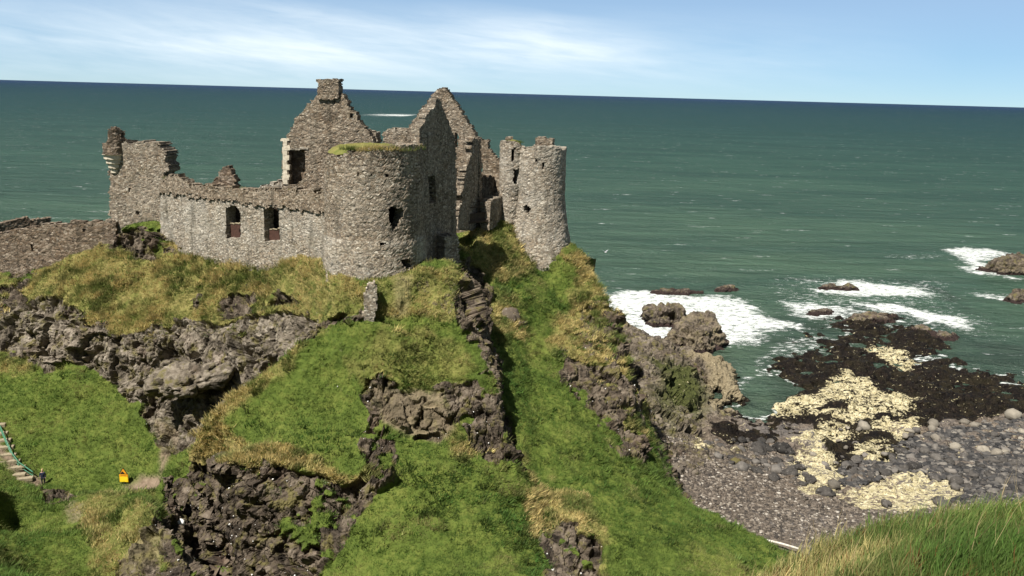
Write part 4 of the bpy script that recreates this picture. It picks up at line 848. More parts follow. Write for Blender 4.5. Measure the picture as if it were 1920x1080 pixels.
def reefrel(V):
    Q = np.c_[V[:, 0]*.8+V[:, 1]*.35, V[:, 1]*1.5-V[:, 0]*.7, 0*V[:, 0]]; W_ = np.c_[V[:, :2], 0*V[:, 0]]
    return .1+1.25*fbm(Q, .20, 4, 207)+.45*facets(W_, .45, 208, 1.0)[0]-.05
def foreshore():
    V, F = SG.tris(lambda m: (m[:, 2] > -2.2))
    dist = lambda m: .0042*np.clip(np.linalg.norm(m-CAM, axis=1), 60, 260)*np.where(m[:, 2] < -.8, 3, 1)
    V, F = refine(V, F, dist, 3)
    N = tnormals(V, F)
    rock = field(V, PROM, 4.0, 3, 1.5, 201); weed = field(V, WEED, .6, 3.5, 1.0, 202); alga = np.maximum(field(V, ALGA, 1.0, 2.6, 1.0, 203), field(V, ALGA2, 2.2, 2.4, 1.0, 215))
    green = field(V, GREEN, 5.0, 3, 2.5, 204)*rock; tan = field(V, TAN, 2.8, 2, 1.2, 205)*rock
    rel = rockrelief(V, .35)*1.0+.55*fbm(V, .2, 3, 206)
    reef = reefrel(V)+.20*facets(V, 1.3, 209, 1.2)[0]+.16*fbm(V, 1.1, 4, 210)
    shing = .55*facets(V, .8, 214, 1.3)[0]*smooth(V[:, 2], 3.2, 1.8)+.10*(.7-worley(V, 1.6, 211)[0])+.06*fbm(V, .6, 3, 212)
    D = rock*rel+(1-rock)*(weed*reef+(1-weed)*shing+alga*.05)
    weed = weed*(1-.0*alga)
    V2 = V+N*D[:, None]
    # seaweed stains every rock close to the tide line
    weed = np.maximum(weed, smooth(.85-V2[:, 2]+.35*fbm(V, .5, 3, 213), 0, .35))
    return V2, F, dict(weed=weed, alga=alga, rock=rock, green=green, tan=tan)
V, F, A_ = foreshore()
tag(mesh_np('beach', V, F, M['shore'], attrs=A_, smooth_=False), kind='structure')
# ------------------------------------------------------------------ sea with foam where it breaks
def foamfield(x, y):
    V = np.c_[x, y, 0*x]; f = np.zeros(len(x))
    jx = fbm(V, .07, 4, 301)*9; jy = fbm(V, .07, 4, 302)*9
    FO = [([(1128, 578), (1150, 556), (1200, 549), (1280, 552), (1330, 560), (1390, 566), (1430, 588), (1452, 610), (1420, 624), (1370, 634), (1300, 640), (1240, 640), (1180, 610)], .80, 3),
          ([(1490, 534), (1560, 524), (1640, 526), (1722, 546), (1725, 560), (1680, 562), (1640, 558), (1600, 552), (1560, 552), (1510, 546)], .80, 4), ([(1600, 562), (1690, 575), (1760, 592), (1800, 622), (1760, 616), (1690, 592), (1610, 580)], .86, 3),
          ([(1495, 572), (1580, 574), (1600, 588), (1560, 600), (1500, 590)], .72, 3), ([(1535, 634), (1570, 636), (1610, 650), (1570, 655)], .75, 2),
          ([(1785, 469), (1840, 466), (1900, 474), (1870, 490), (1880, 512), (1930, 522), (1860, 520), (1820, 500)], .75, 3), ([(1850, 552), (1900, 548), (1930, 570), (1880, 572)], .62, 3),
          ([(1340, 778), (1362, 780), (1402, 798), (1396, 806), (1350, 790)], .8, 1), ([(1395, 700), (1412, 668), (1450, 640), (1500, 628), (1450, 660), (1420, 690), (1402, 735), (1388, 762), (1384, 758)], .5, 1.2),
          ([(698, 214), (735, 213), (772, 216), (768, 219), (720, 218)], .74, 8), ([(1420, 635), (1520, 620), (1540, 650), (1440, 680)], .48, 3), ([(1660, 483), (1700, 476), (1780, 478), (1720, 492)], .35, 3), ([(1460, 530), (1500, 520), (1760, 520), (1860, 640), (1780, 640), (1500, 600)], .36, 6), ([(1235, 505), (1262, 508), (1310, 530), (1300, 536), (1265, 518)], .28, 2)]
    for p, amp, soft in FO:
        f = np.maximum(f, amp*smooth(polydist(x+jx*min(1, soft/3), y+jy*min(1, soft/3), zpoly(p, 0)), -soft*1.6, soft*1.3))
    # a ring of wash round everything that stands out of the water
    z = SG.z(x, y); ins = (x > SX0+1) & (x < SX1-2) & (y > SY0+1) & (y < SY1-2)
    Vz = np.c_[x, y, z]; zt = z.copy(); zt[ins] += (field(Vz[ins], WEED, .6, 3.5, 1.0, 202)*reefrel(Vz[ins]))
    ring = np.where(ins, np.clip(1-np.abs(zt+.22)/.55, 0, 1), 0)*smooth(y, 95, 130)
    f = np.maximum(f, ring*.62*(.35+.9*smooth(fbm(V, .12, 3, 303), -.25, .3)))
    sh = np.where(ins, smooth(z, -2.6, -.4), 0)*.7
    for p in ([(1205, 545), (1260, 538), (1320, 545), (1300, 552), (1230, 552)], [(1332, 540), (1355, 534), (1380, 540), (1360, 549)], [(1690, 520), (1760, 560), (1840, 590), (1800, 560), (1740, 530)], [(1780, 640), (1960, 650), (1960, 690), (1850, 690)]):
        sh = np.maximum(sh, .85*smooth(polydist(x+jx*.6, y+jy*.6, zpoly(p, 0)), -2, 4))
    return np.clip(f, 0, 1.2), sh
def axis(lo, hi, d, far_lo, far_hi, g=1.13):
    a = list(np.arange(lo, hi+1e-6, d)); s_ = d
    while a[-1] < far_hi: s_ *= g; a.append(a[-1]+s_)
    s_ = d; b = []; p = lo
    while p > far_lo: s_ *= g; p -= s_; b.append(p)
    return np.array(b[::-1]+a)
xs = axis(6, 150, .7, -90000, 90000); ys = axis(70, 300, .7, -400, 120000)
X, Y = np.meshgrid(xs, ys); x, y = X.ravel(), Y.ravel()
f, sh = foamfield(x, y); dd = np.hypot(x, y)
zz_ = (.16*fbm(np.c_[x*.5+y*.1, y*1.1, 0*x], .12, 3, 305)+.07*fbm(np.c_[x, y, 0*x], .5, 3, 306)+.20*np.clip(f, 0, 1)*(.3+fbm(np.c_[x, y, 0*x], .35, 3, 307)))*(dd < 420)
ny, nx = X.shape; I = np.arange(nx*ny).reshape(ny, nx)
Fq = np.c_[I[:-1, :-1].ravel(), I[:-1, 1:].ravel(), I[1:, 1:].ravel(), I[1:, :-1].ravel()]
tag(mesh_np('sea', np.c_[x, y, zz_], Fq, M['sea'], attrs=dict(foam=f, shal=sh)), kind='structure')
# breaking water piled up against the rocks is part of the sea; far reef under the horizon break is foam only
# ------------------------------------------------------------------ rocks standing in the sea: each one its own thing
def searock(label, pts, h, seed, tan=.0, group=None, res=.32, name='sea_rock', base=-1.0):
    ymid = np.mean([p[1] for p in pts]); ymn = min(p[1] for p in pts); ymx = max(p[1] for p in pts)
    poly = []
    for (a, b) in pts:
        f_ = np.clip((ymx-b)/(ymx-ymn+1e-6), 0, 1); poly.append(tuple(atz(a, b, .75*h*f_)[:2]))
    px_, py_ = zip(*poly); x0, x1, y0, y1 = min(px_)-1.5, max(px_)+1.5, min(py_)-1.5, max(py_)+1.5
    x, y = np.meshgrid(np.arange(x0, x1, res), np.arange(y0, y1, res)); sh_ = x.shape; x, y = x.ravel(), y.ravel(); P = np.c_[x, y, 0*x]
    d = polydist(x+fbm(P, .5, 3, seed)*.7, y+fbm(P, .5, 3, seed+1)*.7, poly)
    ext = max(1.0, .6*np.percentile(d[d > 0], 90)) if (d > 0).any() else 1
    z = np.where(d > -.9, base+(h-base)*smooth(d, -.9, ext)**.8, base)
    V = np.c_[x, y, z]; I = np.arange(len(x)).reshape(sh_); F = np.r_[np.c_[I[:-1, :-1].ravel(), I[:-1, 1:].ravel(), I[1:, 1:].ravel()], np.c_[I[:-1, :-1].ravel(), I[1:, 1:].ravel(), I[1:, :-1].ravel()]]
    F = F[(d[F] > -1.2).any(1)]; u, inv = np.unique(F, return_inverse=True); V = V[u]; F = inv.reshape(F.shape)
    V, F = refine(V, F, lambda m: np.full(len(m), .45), 3); N = tnormals(V, F); k = min(1, h/2.5)
    V = V+N*(rockrelief(V+seed*3.1, .3)*(.45+.6*k)+.3*k*fbm(V, .4, 3, seed))[:, None]
    tn = .8*tan*smooth(fbm(V, .35, 3, seed+5)+.35*(1 if tan > .5 else 0)-.25*np.clip((V[:, 2]-h*.75), 0, 2), -.15, .25)
    c = V.mean(0); c[2] = 0
    o = mesh_np(name, V, F, M['sea_rock'], attrs=dict(tan=tn), loc=tuple(c), smooth_=False); return tag(o, label, 'sea rock', group)
searock('small dark red rock with white surf behind, left of the larger tan rock', [(1203, 594), (1214, 577), (1250, 573), (1278, 570), (1287, 598), (1262, 616), (1232, 610), (1208, 604)], 3.4, 401, .0)
searock('big tan and dark rock standing in the white surf close to shore', [(1252, 640), (1262, 612), (1290, 588), (1330, 589), (1356, 614), (1360, 640), (1338, 664), (1300, 662)], 4.2, 402, .55)
searock('largest sea rock at the right edge of the picture ringed by surf', [(1838, 500), (1858, 486), (1895, 478), (2000, 478), (2000, 520), (1930, 518), (1880, 514)], 3.6, 403, .3)
searock('low reddish rock at the right edge nearer than the large one', [(1880, 560), (1900, 550), (1960, 547), (1990, 560), (1960, 570), (1890, 566)], 1.8, 404)
searock('flat black rock awash in the farthest white surf', [(1525, 541), (1560, 534), (1590, 534), (1613, 543), (1575, 546)], 1.0, 405)
searock('little black rock at the left end of the reef surf', [(1507, 587), (1528, 578), (1560, 580), (1552, 592), (1515, 592)], .9, 406)
searock('long thin black rock pointing out right from the reef', [(1690, 610), (1730, 613), (1797, 632), (1784, 640), (1730, 627)], .7, 407)
searock('rounded weedy rock with a yellow top on the reef end', [(1572, 607), (1598, 590), (1632, 584), (1685, 590), (1672, 602), (1622, 610)], 1.0, 408, .5)
searock('long low dark rock just awash behind the left surf', [(1215, 548), (1258, 541), (1312, 545), (1322, 550), (1290, 554), (1235, 554)], .7, 409)
searock('short dark rock just awash at the upper right of the left surf', [(1336, 543), (1356, 536), (1380, 541), (1372, 549), (1348, 549)], .8, 410)
# ------------------------------------------------------------------ boulders on the beach
def rockmesh(name, seed, mat, sub=3, flat=.72):
    bm = bmesh.new(); bmesh.ops.create_icosphere(bm, subdivisions=sub, radius=.5); P = np.array([v_.co[:] for v_ in bm.verts])
    fc = facets(P+seed*7.7, 1.7, seed, 1.4)[0]; s_ = 1+.95*fc+.14*fbm(P+seed, 1.6, 2, seed)+.05*fbm(P+seed, 5, 2, seed)
    P = P*s_[:, None]*np.array([1, .82, flat])
    for v_, q in zip(bm.verts, P): v_.co = q
    me = bpy.data.meshes.new(name); bm.to_mesh(me); bm.free(); me.materials.append(mat); me.polygons.foreach_set('use_smooth', np.ones(len(me.polygons), bool)); return me
rng = np.random.default_rng(7)
BM = {k: [rockmesh('boulder', s_+i, M[k], 2 if k != 'b_dark' else 3) for i in range(4)] for k, s_ in (('b_dark', 501), ('b_mid', 521), ('b_pale', 541))}
def boulder_at(px, py, wpx, mat, label, group=None, i=0, name='boulder', tall=1.0):
    P = atz(px, py, 1.5)
    for _ in range(3): P = atz(px, py, SG.z(P[0], P[1])+.15)
    s_ = wpx/1600*np.linalg.norm(P-CAM)
    o = bpy.data.objects.new(name, BM[mat][i % 4]); o.location = (P[0], P[1], float(SG.z(P[0], P[1]))+s_*.18*tall); o.scale = (s_*1.05, s_*1.05, s_*tall); o.rotation_euler = (rng.uniform(-.2, .2), rng.uniform(-.2, .2), rng.uniform(0, 6.28))
    link(o); return tag(o, label, 'boulder', group)
for a in ((1420, 843, 30, 'b_dark', 'black boulder, left of the two big ones by the inlet'), (1466, 845, 33, 'b_dark', 'biggest black boulder beside the pale slab near the inlet'), (1662, 946, 20, 'b_dark', 'round black boulder lying on the yellow algae patch'),
          (1765, 944, 28, 'b_dark', 'square black boulder at the right end of the yellow patch'), (1548, 925, 26, 'b_dark', 'dark boulder at the lower edge of the pebble beach'), (1748, 797, 24, 'b_pale', 'pale rounded boulder at the edge of the black seaweed'),
          (1562, 912, 24, 'b_pale', 'whitish boulder amid yellow algae above the pebbles'), (1898, 782, 26, 'b_pale', 'large pale boulder at the right end of the seaweed'), (1620, 800, 22, 'b_pale', 'pale boulder on yellow rock below the reef'), (1390, 878, 26, 'b_mid', 'grey boulder at the head of the brown shingle'), (1480, 890, 22, 'b_dark', 'dark boulder beside the yellow algae strip')):
    boulder_at(*a[:5], i=int(a[0]) % 4, tall=.95)
def scatter(polyz, n, smin, smax, pw, mats, label, group, mind=.9):
    poly = zpoly(polyz, 1.6); xs_, ys_ = zip(*poly); out = []; tries = 0
    while len(out) < n and tries < n*60:
        tries += 1; x, y = rng.uniform(min(xs_), max(xs_)), rng.uniform(min(ys_), max(ys_))
        if not inpoly(np.array([x]), np.array([y]), poly)[0]: continue
        s_ = smin+(smax-smin)*rng.random()**pw
        if any((x-a)**2+(y-b)**2 < (mind*.5*(s_+c))**2 for a, b, c in out): continue
        out.append((x, y, s_))
        mk = mats[int(rng.integers(len(mats)))]; o = bpy.data.objects.new('boulder', BM[mk][int(rng.integers(4))])
        o.location = (x, y, float(SG.z(x, y))+s_*.14); o.scale = (s_*rng.uniform(.85, 1.2), s_*rng.uniform(.85, 1.1), s_*rng.uniform(.7, 1.0)); o.rotation_euler = (rng.uniform(-.3, .3), rng.uniform(-.3, .3), rng.uniform(0, 6.28))
        link(o); tag(o, label, 'boulder', group)
scatter([(1560, 880), (1650, 850), (1740, 840), (1850, 870), (1960, 880), (1960, 960), (1810, 950), (1750, 905), (1680, 890), (1600, 925)], 120, .7, 2.1, 1.6, ['b_dark', 'b_dark', 'b_mid'], 'dark grey boulder among the packed boulders at lower right', 'packed dark boulders at lower right', .8)
scatter([(1640, 830), (1720, 800), (1800, 795), (1900, 780), (1990, 770), (1990, 880), (1850, 870), (1740, 840)], 55, .7, 2.2, 1.5, ['b_pale', 'b_mid', 'b_mid'], 'pale boulder in the belt behind the dark boulders', 'pale boulders along the seaweed edge', .8)
scatter([(1310, 830), (1400, 815), (1460, 830), (1520, 880), (1540, 930), (1470, 915), (1380, 885), (1320, 860)], 80, .6, 1.9, 1.6, ['b_dark', 'b_dark', 'b_mid'], 'grey boulder on the shore between inlet and shingle', 'boulders between the inlet and the shingle', .8)
scatter([(1500, 800), (1600, 790), (1700, 790), (1720, 820), (1650, 850), (1560, 890), (1520, 850)], 24, .6, 1.6, 1.3, ['b_pale', 'b_mid'], 'boulder stranded on the yellow and black reef', 'boulders on the yellow reef', .8)
# cobbles and pebbles: nobody could count them
def ALG(x, y): P = np.c_[x, y, SG.z(x, y)]; return np.maximum(field(P, ALGA, 1.0, 2.6, 1.0, 203), field(P, ALGA2, 2.2, 2.4, 1.0, 215))
def pebbles(polyz, n, s0, s1, mat, seed, name='pebbles'):
    r = np.random.default_rng(seed); poly = zpoly(polyz, 2); xs_, ys_ = zip(*poly)
    x = r.uniform(min(xs_), max(xs_), n*3); y = r.uniform(min(ys_), max(ys_), n*3); k = inpoly(x, y, poly); x, y = x[k], y[k]; k = ALG(x, y) < .6; x, y = x[k][:n], y[k][:n]; n = len(x)
    b = bmesh.new(); bmesh.ops.create_icosphere(b, subdivisions=1, radius=.5); BV = np.array([v_.co[:] for v_ in b.verts]); BF = np.array([[v_.index for v_ in f_.verts] for f_ in b.faces]); b.free()
    s_ = s0+(s1-s0)*r.random(n)**2.2; V = BV[None]*(1+.35*(r.random((n, len(BV), 1))-.5))*(s_[:, None, None]*(np.array([1, 1, .65])*(1+.5*(r.random((n, 1, 3))-.5))))
    z = SG.z(x, y)+s_*.12; V = V+np.stack([x, y, z], 1)[:, None]; Fx = BF[None]+(np.arange(n)*len(BV))[:, None, None]
    c = np.repeat(r.random(n), len(BV)); return tag(mesh_np(name, V.reshape(-1, 3), Fx.reshape(-1, 3), mat, attrs=dict(tone=c), smooth_=False), 'loose cobbles and pebbles strewn between the boulders of the beach', 'pebbles', kind='stuff')
m, T = newmat('pebble'); tn = att(T, 'tone'); finish(T, T.ramp(tn, [(0, (.035, .031, .028)), (.4, (.080, .066, .053)), (.8, (.15, .125, .10)), (.95, (.24, .21, .175)), (1, (.42, .39, .34))]), .9); M['pebble'] = m
m, T = newmat('dark_pebble'); tn = att(T, 'tone'); finish(T, T.ramp(tn, [(0, (.02, .02, .021)), (.5, (.05, .048, .047)), (.85, (.10, .093, .085)), (1, (.22, .20, .17))]), .9); M['pebble_dark'] = m
pebbles([(1180, 860), (1300, 840), (1420, 820), (1500, 850), (1560, 920), (1700, 960), (1960, 920), (1960, 1040), (1700, 1060), (1500, 1040), (1380, 1010), (1250, 950)], 30000, .10, .5, M['pebble'], 11)
pebbles([(1560, 880), (1650, 840), (1760, 800), (1980, 770), (1980, 960), (1810, 960), (1600, 940)], 9000, .3, 1.0, M['pebble_dark'], 12)
# ------------------------------------------------------------------ headland mesh and its grass
Vh, Fh, Ah = headland()
tag(mesh_np('headland', Vh, Fh, M['ground'], attrs=Ah, smooth_=False), kind='structure')
def col_grass(P, dry, lush, r):
    n = len(P); a = fbm(P, .22, 3, 601); b = fbm(P, 1.0, 3, 602)
    g = np.array([.058, .136, .024]); o = np.array([.122, .192, .036]); d = np.array([.62, .50, .22]); dk = np.array([.045, .080, .014]); br = np.array([.145, .24, .05])
    t = np.clip(.42+.9*a+.5*b+.25*(r.random(n)-.5), 0, 1)[:, None]
    c = g*(1-t)+o*t
    l = (lush*(.55+.45*r.random(n)))[:, None]; c = c*(1-l*.5)+l*.5*np.where((b > .1)[:, None], br, g)
    st = fbm(np.c_[(P[:, 0]*.88+P[:, 1]*.47)*1.0, (P[:, 1]*.88-P[:, 0]*.47)*.16, P[:, 2]*.16], 1.0, 3, 606)      # combed down the slope
    s2 = (smooth(st, .02, .45)*(.25+.5*lush))[:, None]; c = c*(1-s2)+np.array([.055, .092, .018])*s2
    s3 = (smooth(-st, .05, .5)*.5)[:, None]; c = c*(1-s3)+np.array([.165, .22, .05])*s3
    k = (smooth(fbm(P, .45, 4, 604), .05, .35)*.72)[:, None]; c = c*(1-k)+dk*k
    dm = np.clip(dry*(.25+1.5*smooth(fbm(P, .5, 3, 603)+.2, -.1, .5))+.03+.34*smooth(fbm(P, .33, 4, 605), .10, .5), 0, 1)*(r.random(n) < .85); dm = dm[:, None]
    return (c*(1-dm)+d*dm)*(.75+.5*r.random(n))[:, None]
def tufts(name, P, Nn, H, lean, W, colr, nb, seed, segs=1, spread=.16):
    """blades: one triangle each (segs=1) or a bent strip of segs quads and a tip"""
    r = np.random.default_rng(seed); n = len(P); B = n*nb
    base = np.repeat(P, nb, 0)+np.c_[r.normal(0, spread, B), r.normal(0, spread, B), np.zeros(B)]
    up = np.repeat(Nn*.35+np.array([0, 0, .65]), nb, 0)+np.c_[r.normal(0, .38, B), r.normal(0, .38, B), np.zeros(B)]; up /= np.linalg.norm(up, axis=1)[:, None]
    h = np.repeat(H, nb)*r.uniform(.55, 1.2, B); ln = np.repeat(lean, nb, 0)*r.uniform(.4, 1.3, B)[:, None]
    a = r.uniform(0, np.pi, B); side = np.c_[np.cos(a), np.sin(a), np.zeros(B)]*(np.repeat(W, nb)*r.uniform(.6, 1.3, B))[:, None]*.5
    c = np.repeat(colr, nb, 0)*r.uniform(.8, 1.2, B)[:, None]
    base = base-np.c_[np.zeros(B), np.zeros(B), h*.12]
    if segs == 1:
        V = np.stack([base-side, base+side, base+(up+ln)*h[:, None]], 1).reshape(-1, 3); F = np.arange(3*B).reshape(-1, 3); cc = np.repeat(c, 3, 0)
    else:
        rows = []; 
        for k in range(segs):
            t = k/segs; p = base+up*(h*t)[:, None]+ln*(h*t*t)[:, None]-np.c_[np.zeros(B), np.zeros(B), h*.25*t**3*np.linalg.norm(ln, axis=1)]; wd = side*(1-.75*t*t); rows += [p-wd, p+wd]
        p = base+up*(h)[:, None]+ln*h[:, None]-np.c_[np.zeros(B), np.zeros(B), h*.25*np.linalg.norm(ln, axis=1)]; rows.append(p)
        m_ = len(rows); V = np.stack(rows, 1).reshape(-1, 3); off = np.arange(B)*m_; F = []
        for k in range(segs-1): F += [np.c_[off+2*k, off+2*k+1, off+2*k+3], np.c_[off+2*k, off+2*k+3, off+2*k+2]]
        F.append(np.c_[off+2*segs-2, off+2*segs-1, off+2*segs]); F = np.concatenate(F); cc = np.repeat(c, m_, 0)
    return mesh_np(name, V, F, M['blade'], attrs=dict(col=cc), smooth_=False)
def sample(V, F, wgt, n, seed):
    r = np.random.default_rng(seed); ar = np.linalg.norm(np.cross(V[F[:, 1]]-V[F[:, 0]], V[F[:, 2]]-V[F[:, 0]]), axis=1)*.5*wgt[F].mean(1)
    t = r.choice(len(F), n, p=ar/ar.sum()); u, v_ = r.random(n), r.random(n); s_ = u+v_ > 1; u[s_], v_[s_] = 1-u[s_], 1-v_[s_]
    b = np.stack([1-u-v_, u, v_], 1); return t, b
Nh = tnormals(Vh, Fh); px, py = proj(Vh)
gw = np.clip(1-1.25*Ah['rock'], 0, 1)*np.clip(1-Ah['earth']*1.1, 0, 1)*((px > -60) & (px < 1560) & (py > 380) & (py < 1160) & (Vh[:, 1] > 52) & (Vh[:, 1] < 112))*np.clip((Nh[:, 2]-.12)*3, 0, 1)
view = (CAM-Vh); view /= np.linalg.norm(view, axis=1)[:, None]; gw = gw*smooth((Nh*view).sum(1), -.15, .15)
gw = gw*(1+.6*Ah['dry'])*(.25+.75*smooth(fbm(Vh, .9, 3, 611), -.55, -.1))
r_ = np.random.default_rng(5)
t_, b_ = sample(Vh, Fh, gw, 115000, 21)
lerp = lambda A: (A[Fh[t_]]*(b_ if A.ndim == 1 else b_[:, :, None])).sum(1)
Pg = lerp(Vh); Ng = lerp(Nh); dg = lerp(Ah['dry']); lg = lerp(Ah['lush']); rg = lerp(Ah['rock'])
lng = np.clip(dg-.35*lg, 0, 1)*smooth(fbm(Pg, .4, 2, 610), -.4, .3)
Hg = .15+.18*r_.random(len(Pg))*(.6+lg*.3)+.40*lng
dn = Ng*np.array([1, 1, 0]); ln_ = dn*(.35+.75*lng)[:, None]+np.array([.22, .10, 0])
tag(tufts('grass_tufts', Pg, Ng, Hg, ln_, .050+.03*lng, col_grass(Pg, dg, lg, r_), 6, 22, spread=.15), 'long wind combed grass and dry tussocks covering the slopes of the headland', 'grass', kind='stuff')
# taller clumps: docks, nettles and tussocks that break the turf
t_, b_ = sample(Vh, Fh, gw*smooth(fbm(Vh, .28, 3, 613), -.1, .35)*(.45+2.4*Ah['dry'])*(1-.6*Ah['lush']), 7000, 24); Pc = lerp(Vh); Nc = lerp(Nh); dc = lerp(Ah['dry']); lc = lerp(Ah['lush'])
cc = col_grass(Pc, dc, lc, r_)*np.where(r_.random(len(Pc)) < .45, .62, 1.15)[:, None]
tag(tufts('grass_clumps', Pc, Nc, .30+.45*r_.random(len(Pc))**2, Nc*np.array([.5, .5, 0])+np.array([.3, .1, 0]), .085+.04*r_.random(len(Pc)), cc, 16, 25, spread=.24), 'rank clumps of taller grass and weeds on the headland slopes', 'grass', kind='stuff')
# tiny white specks: sea campion and lichen on the ledges
t_, b_ = sample(Vh, Fh, np.clip(Ah['rock']*2-.6, 0, 1)*(1-.6*Ah['castle'])*((px > 250) & (px < 1230) & (py > 600) & (py < 1120) & (Vh[:, 1] > 55) & (Vh[:, 1] < 105))*(fbm(Vh, .35, 2, 620) > .0), 520, 23)
Ps = lerp(Vh)+lerp(Nh)*.05
b = bmesh.new(); bmesh.ops.create_icosphere(b, subdivisions=1, radius=.5); BV = np.array([v_.co[:] for v_ in b.verts]); BF = np.array([[v_.index for v_ in f_.verts] for f_ in b.faces]); b.free()
s_ = .05+.17*r_.random(len(Ps))**4; V = BV[None]*(1+.6*(r_.random((len(Ps), len(BV), 1))-.5))*s_[:, None, None]+Ps[:, None]
tag(mesh_np('white_stones', V.reshape(-1, 3), (BF[None]+(np.arange(len(Ps))*len(BV))[:, None, None]).reshape(-1, 3), M['guano'], smooth_=False), 'small white stones and flower clumps dotted over the brown rock', 'stones', kind='stuff')
# grass hanging from wall tops and growing at wall feet
def ledge_grass(pts, n, H, seed, nb=7, sp=.3, cz=.05):
    r = np.random.default_rng(seed); out = []
    P = np.array([p_ for p_ in pts]); k = r.integers(0, len(P)-1, n); f_ = r.random(n)[:, None]; Q = P[k]*(1-f_)+P[k+1]*f_+np.c_[r.normal(0, sp, n), r.normal(0, sp, n), r.normal(cz, .08, n)]
    return Q, np.tile([0, -.35, .94], (n, 1)), H*r.uniform(.5, 1.2, n)
Q1 = [(TX+4.5*math.sin(a), TY-4.5*math.cos(a), TZT-.15+.1*math.sin(5*a)) for a in np.linspace(-.45, 1.4, 14)]
Q2 = [(NX+3*math.sin(a), NY-3*math.cos(a), nzt-.1) for a in np.linspace(-1.2, 1.2, 8)]; Q3 = [(sx+.8*math.sin(a), sy-.8*math.cos(a), zof(956, 268, 107)+.1) for a in np.linspace(-2, 2, 8)]
Q4 = [tuple(atY(x_, y_, Y_)) for x_, y_, Y_ in ((310, 333, 106), (350, 346, 104.5), (400, 349, 102), (490, 357, 97.5), (560, 358, 93), (606, 360, 90))]
Q5 = [tuple(atY(x_, y_, Y_)) for x_, y_, Y_ in ((425, 452, 99.4), (440, 456, 98.8), (452, 458, 98))]
al = [ledge_grass(Q1, 420, .5, 31, sp=.3, cz=-.05), ledge_grass(Q3, 90, .3, 33, sp=.15), ledge_grass(Q4, 110, .28, 34, sp=.25), ledge_grass(Q5, 40, .5, 35, sp=.2)]
Pq = np.concatenate([a[0] for a in al]); Nq = np.concatenate([a[1] for a in al]); Hq = np.concatenate([a[2] for a in al])
tag(tufts('wall_top_grass', Pq, Nq, Hq, np.tile([.2, -.5, 0], (len(Pq), 1)), np.full(len(Pq), .05), col_grass(Pq, np.full(len(Pq), .55), np.full(len(Pq), .2), r_), 8, 36), 'grass growing on the tops of the ruined walls and towers', 'grass', kind='stuff')
# ------------------------------------------------------------------ the bank at the photographer's feet
BL = [LY((1400, 1100, 9.2), (1470, 1062, 9.2), (1510, 1030, 9.0), (1600, 1003, 8.8), (1700, 985, 8.6), (1800, 985, 8.4), (1860, 965, 8.2), (1920, 950, 8.0), (2100, 915, 7.6)),
      LY((1400, 1200, 7.0), (1560, 1090, 7.2), (1700, 1060, 7.0), (1920, 1040, 6.6), (2100, 1010, 6.2)), LW((-4, 5, 44.2), (0, 4, 45.6), (3, 3.5, 46.8), (6, 3, 47.6)), LW((-4, -2, 48.2), (8, -2, 48.6)),
      LW((-4, 10, 41), (2, 12, 40.5), (5, 12, 41), (12, 12, 41.5))]
BG = Grid(diffuse(BL, -4, 12, -3, 13, .1, blur=4), -4, -3, .1)
V, F = BG.tris(); N = tnormals(V, F); V = V+N*(.10*fbm(V, .9, 3, 701)+.05*fbm(V, 3, 2, 702))[:, None]; o1 = np.ones(len(V))
tag(mesh_np('hill', V, F, M['ground'], attrs=dict(rock=o1*0, dry=o1*.45, lush=o1*.2, earth=o1*0, castle=o1*0)), kind='structure')
N = tnormals(V, F); bx, by = proj(V); fw = ((bx > 1380) & (bx < 2000) & (by > 900) & (by < 1300) & (V[:, 1] > 4.5) & (V[:, 1] < 10.2))*1.0
rb = np.random.default_rng(8); Fh_, Vh_ = F, V; t_, b_ = sample(V, F, fw, 5200, 41); P = (V[F[t_]]*b_[:, :, None]).sum(1); Nn = (N[F[t_]]*b_[:, :, None]).sum(1)
bqx, bqy = proj(P)
dryb = np.clip(.02+.7*fbm(P, .8, 3, 703)+.6*smooth(1640-bqx, -60, 160)+.35*smooth(fbm(P, .3, 2, 704), .1, .4), 0, 1)
cb = col_grass(P, dryb*.8, .9*(1-dryb), rb)*1.0; gb = (smooth(1-dryb, .5, 1)*(rb.random(len(P)) < .75))[:, None]; cb = cb*(1-.75*gb)+.75*gb*(np.array([.075, .150, .026])*rb.uniform(.6, 1.4, (len(P), 1)))
rust = (rb.random(len(P)) < .10*(.3+dryb))[:, None]; cb = np.where(rust, np.array([.17, .075, .025]), cb)
tag(tufts('bank_grass', P, Nn, .19+.15*rb.random(len(P)), np.tile([.42, .05, 0], (len(P), 1))+.22*np.c_[fbm(P, .7, 2, 705), fbm(P, .7, 2, 706), 0*bqx], np.full(len(P), .0085), cb, 11, 42, segs=3, spread=.055), 'tall wind bent grass on the near bank at the lower right', 'grass', kind='stuff')
k = rb.choice(len(P), 420); tag(tufts('seed_stalks', P[k], Nn[k], .5+.25*rb.random(420), np.tile([.35, 0, 0], (420, 1)), np.full(420, .005), np.tile([.40, .31, .16], (420, 1)), 1, 43, segs=3, spread=.05), 'dry seed stalks standing above the grass of the near bank', 'grass', kind='stuff')
# ------------------------------------------------------------------ small things
def ground(px, py, Y): P = atY(px, py, Y); return np.array([P[0], P[1], float(HG.z(P[0], P[1]))])
def onground(px, py, y0=55, y1=100):
    """where the line of sight of a photo pixel meets the built headland"""
    Ys = np.arange(y0, y1, .1); d = ray(px, py); P = CAM+d*(Ys/d[1])[:, None]; hit = np.nonzero(HG.z(P[:, 0], P[:, 1]) >= P[:, 2])[0]
    return P[hit[0]] if len(hit) else P[-1]
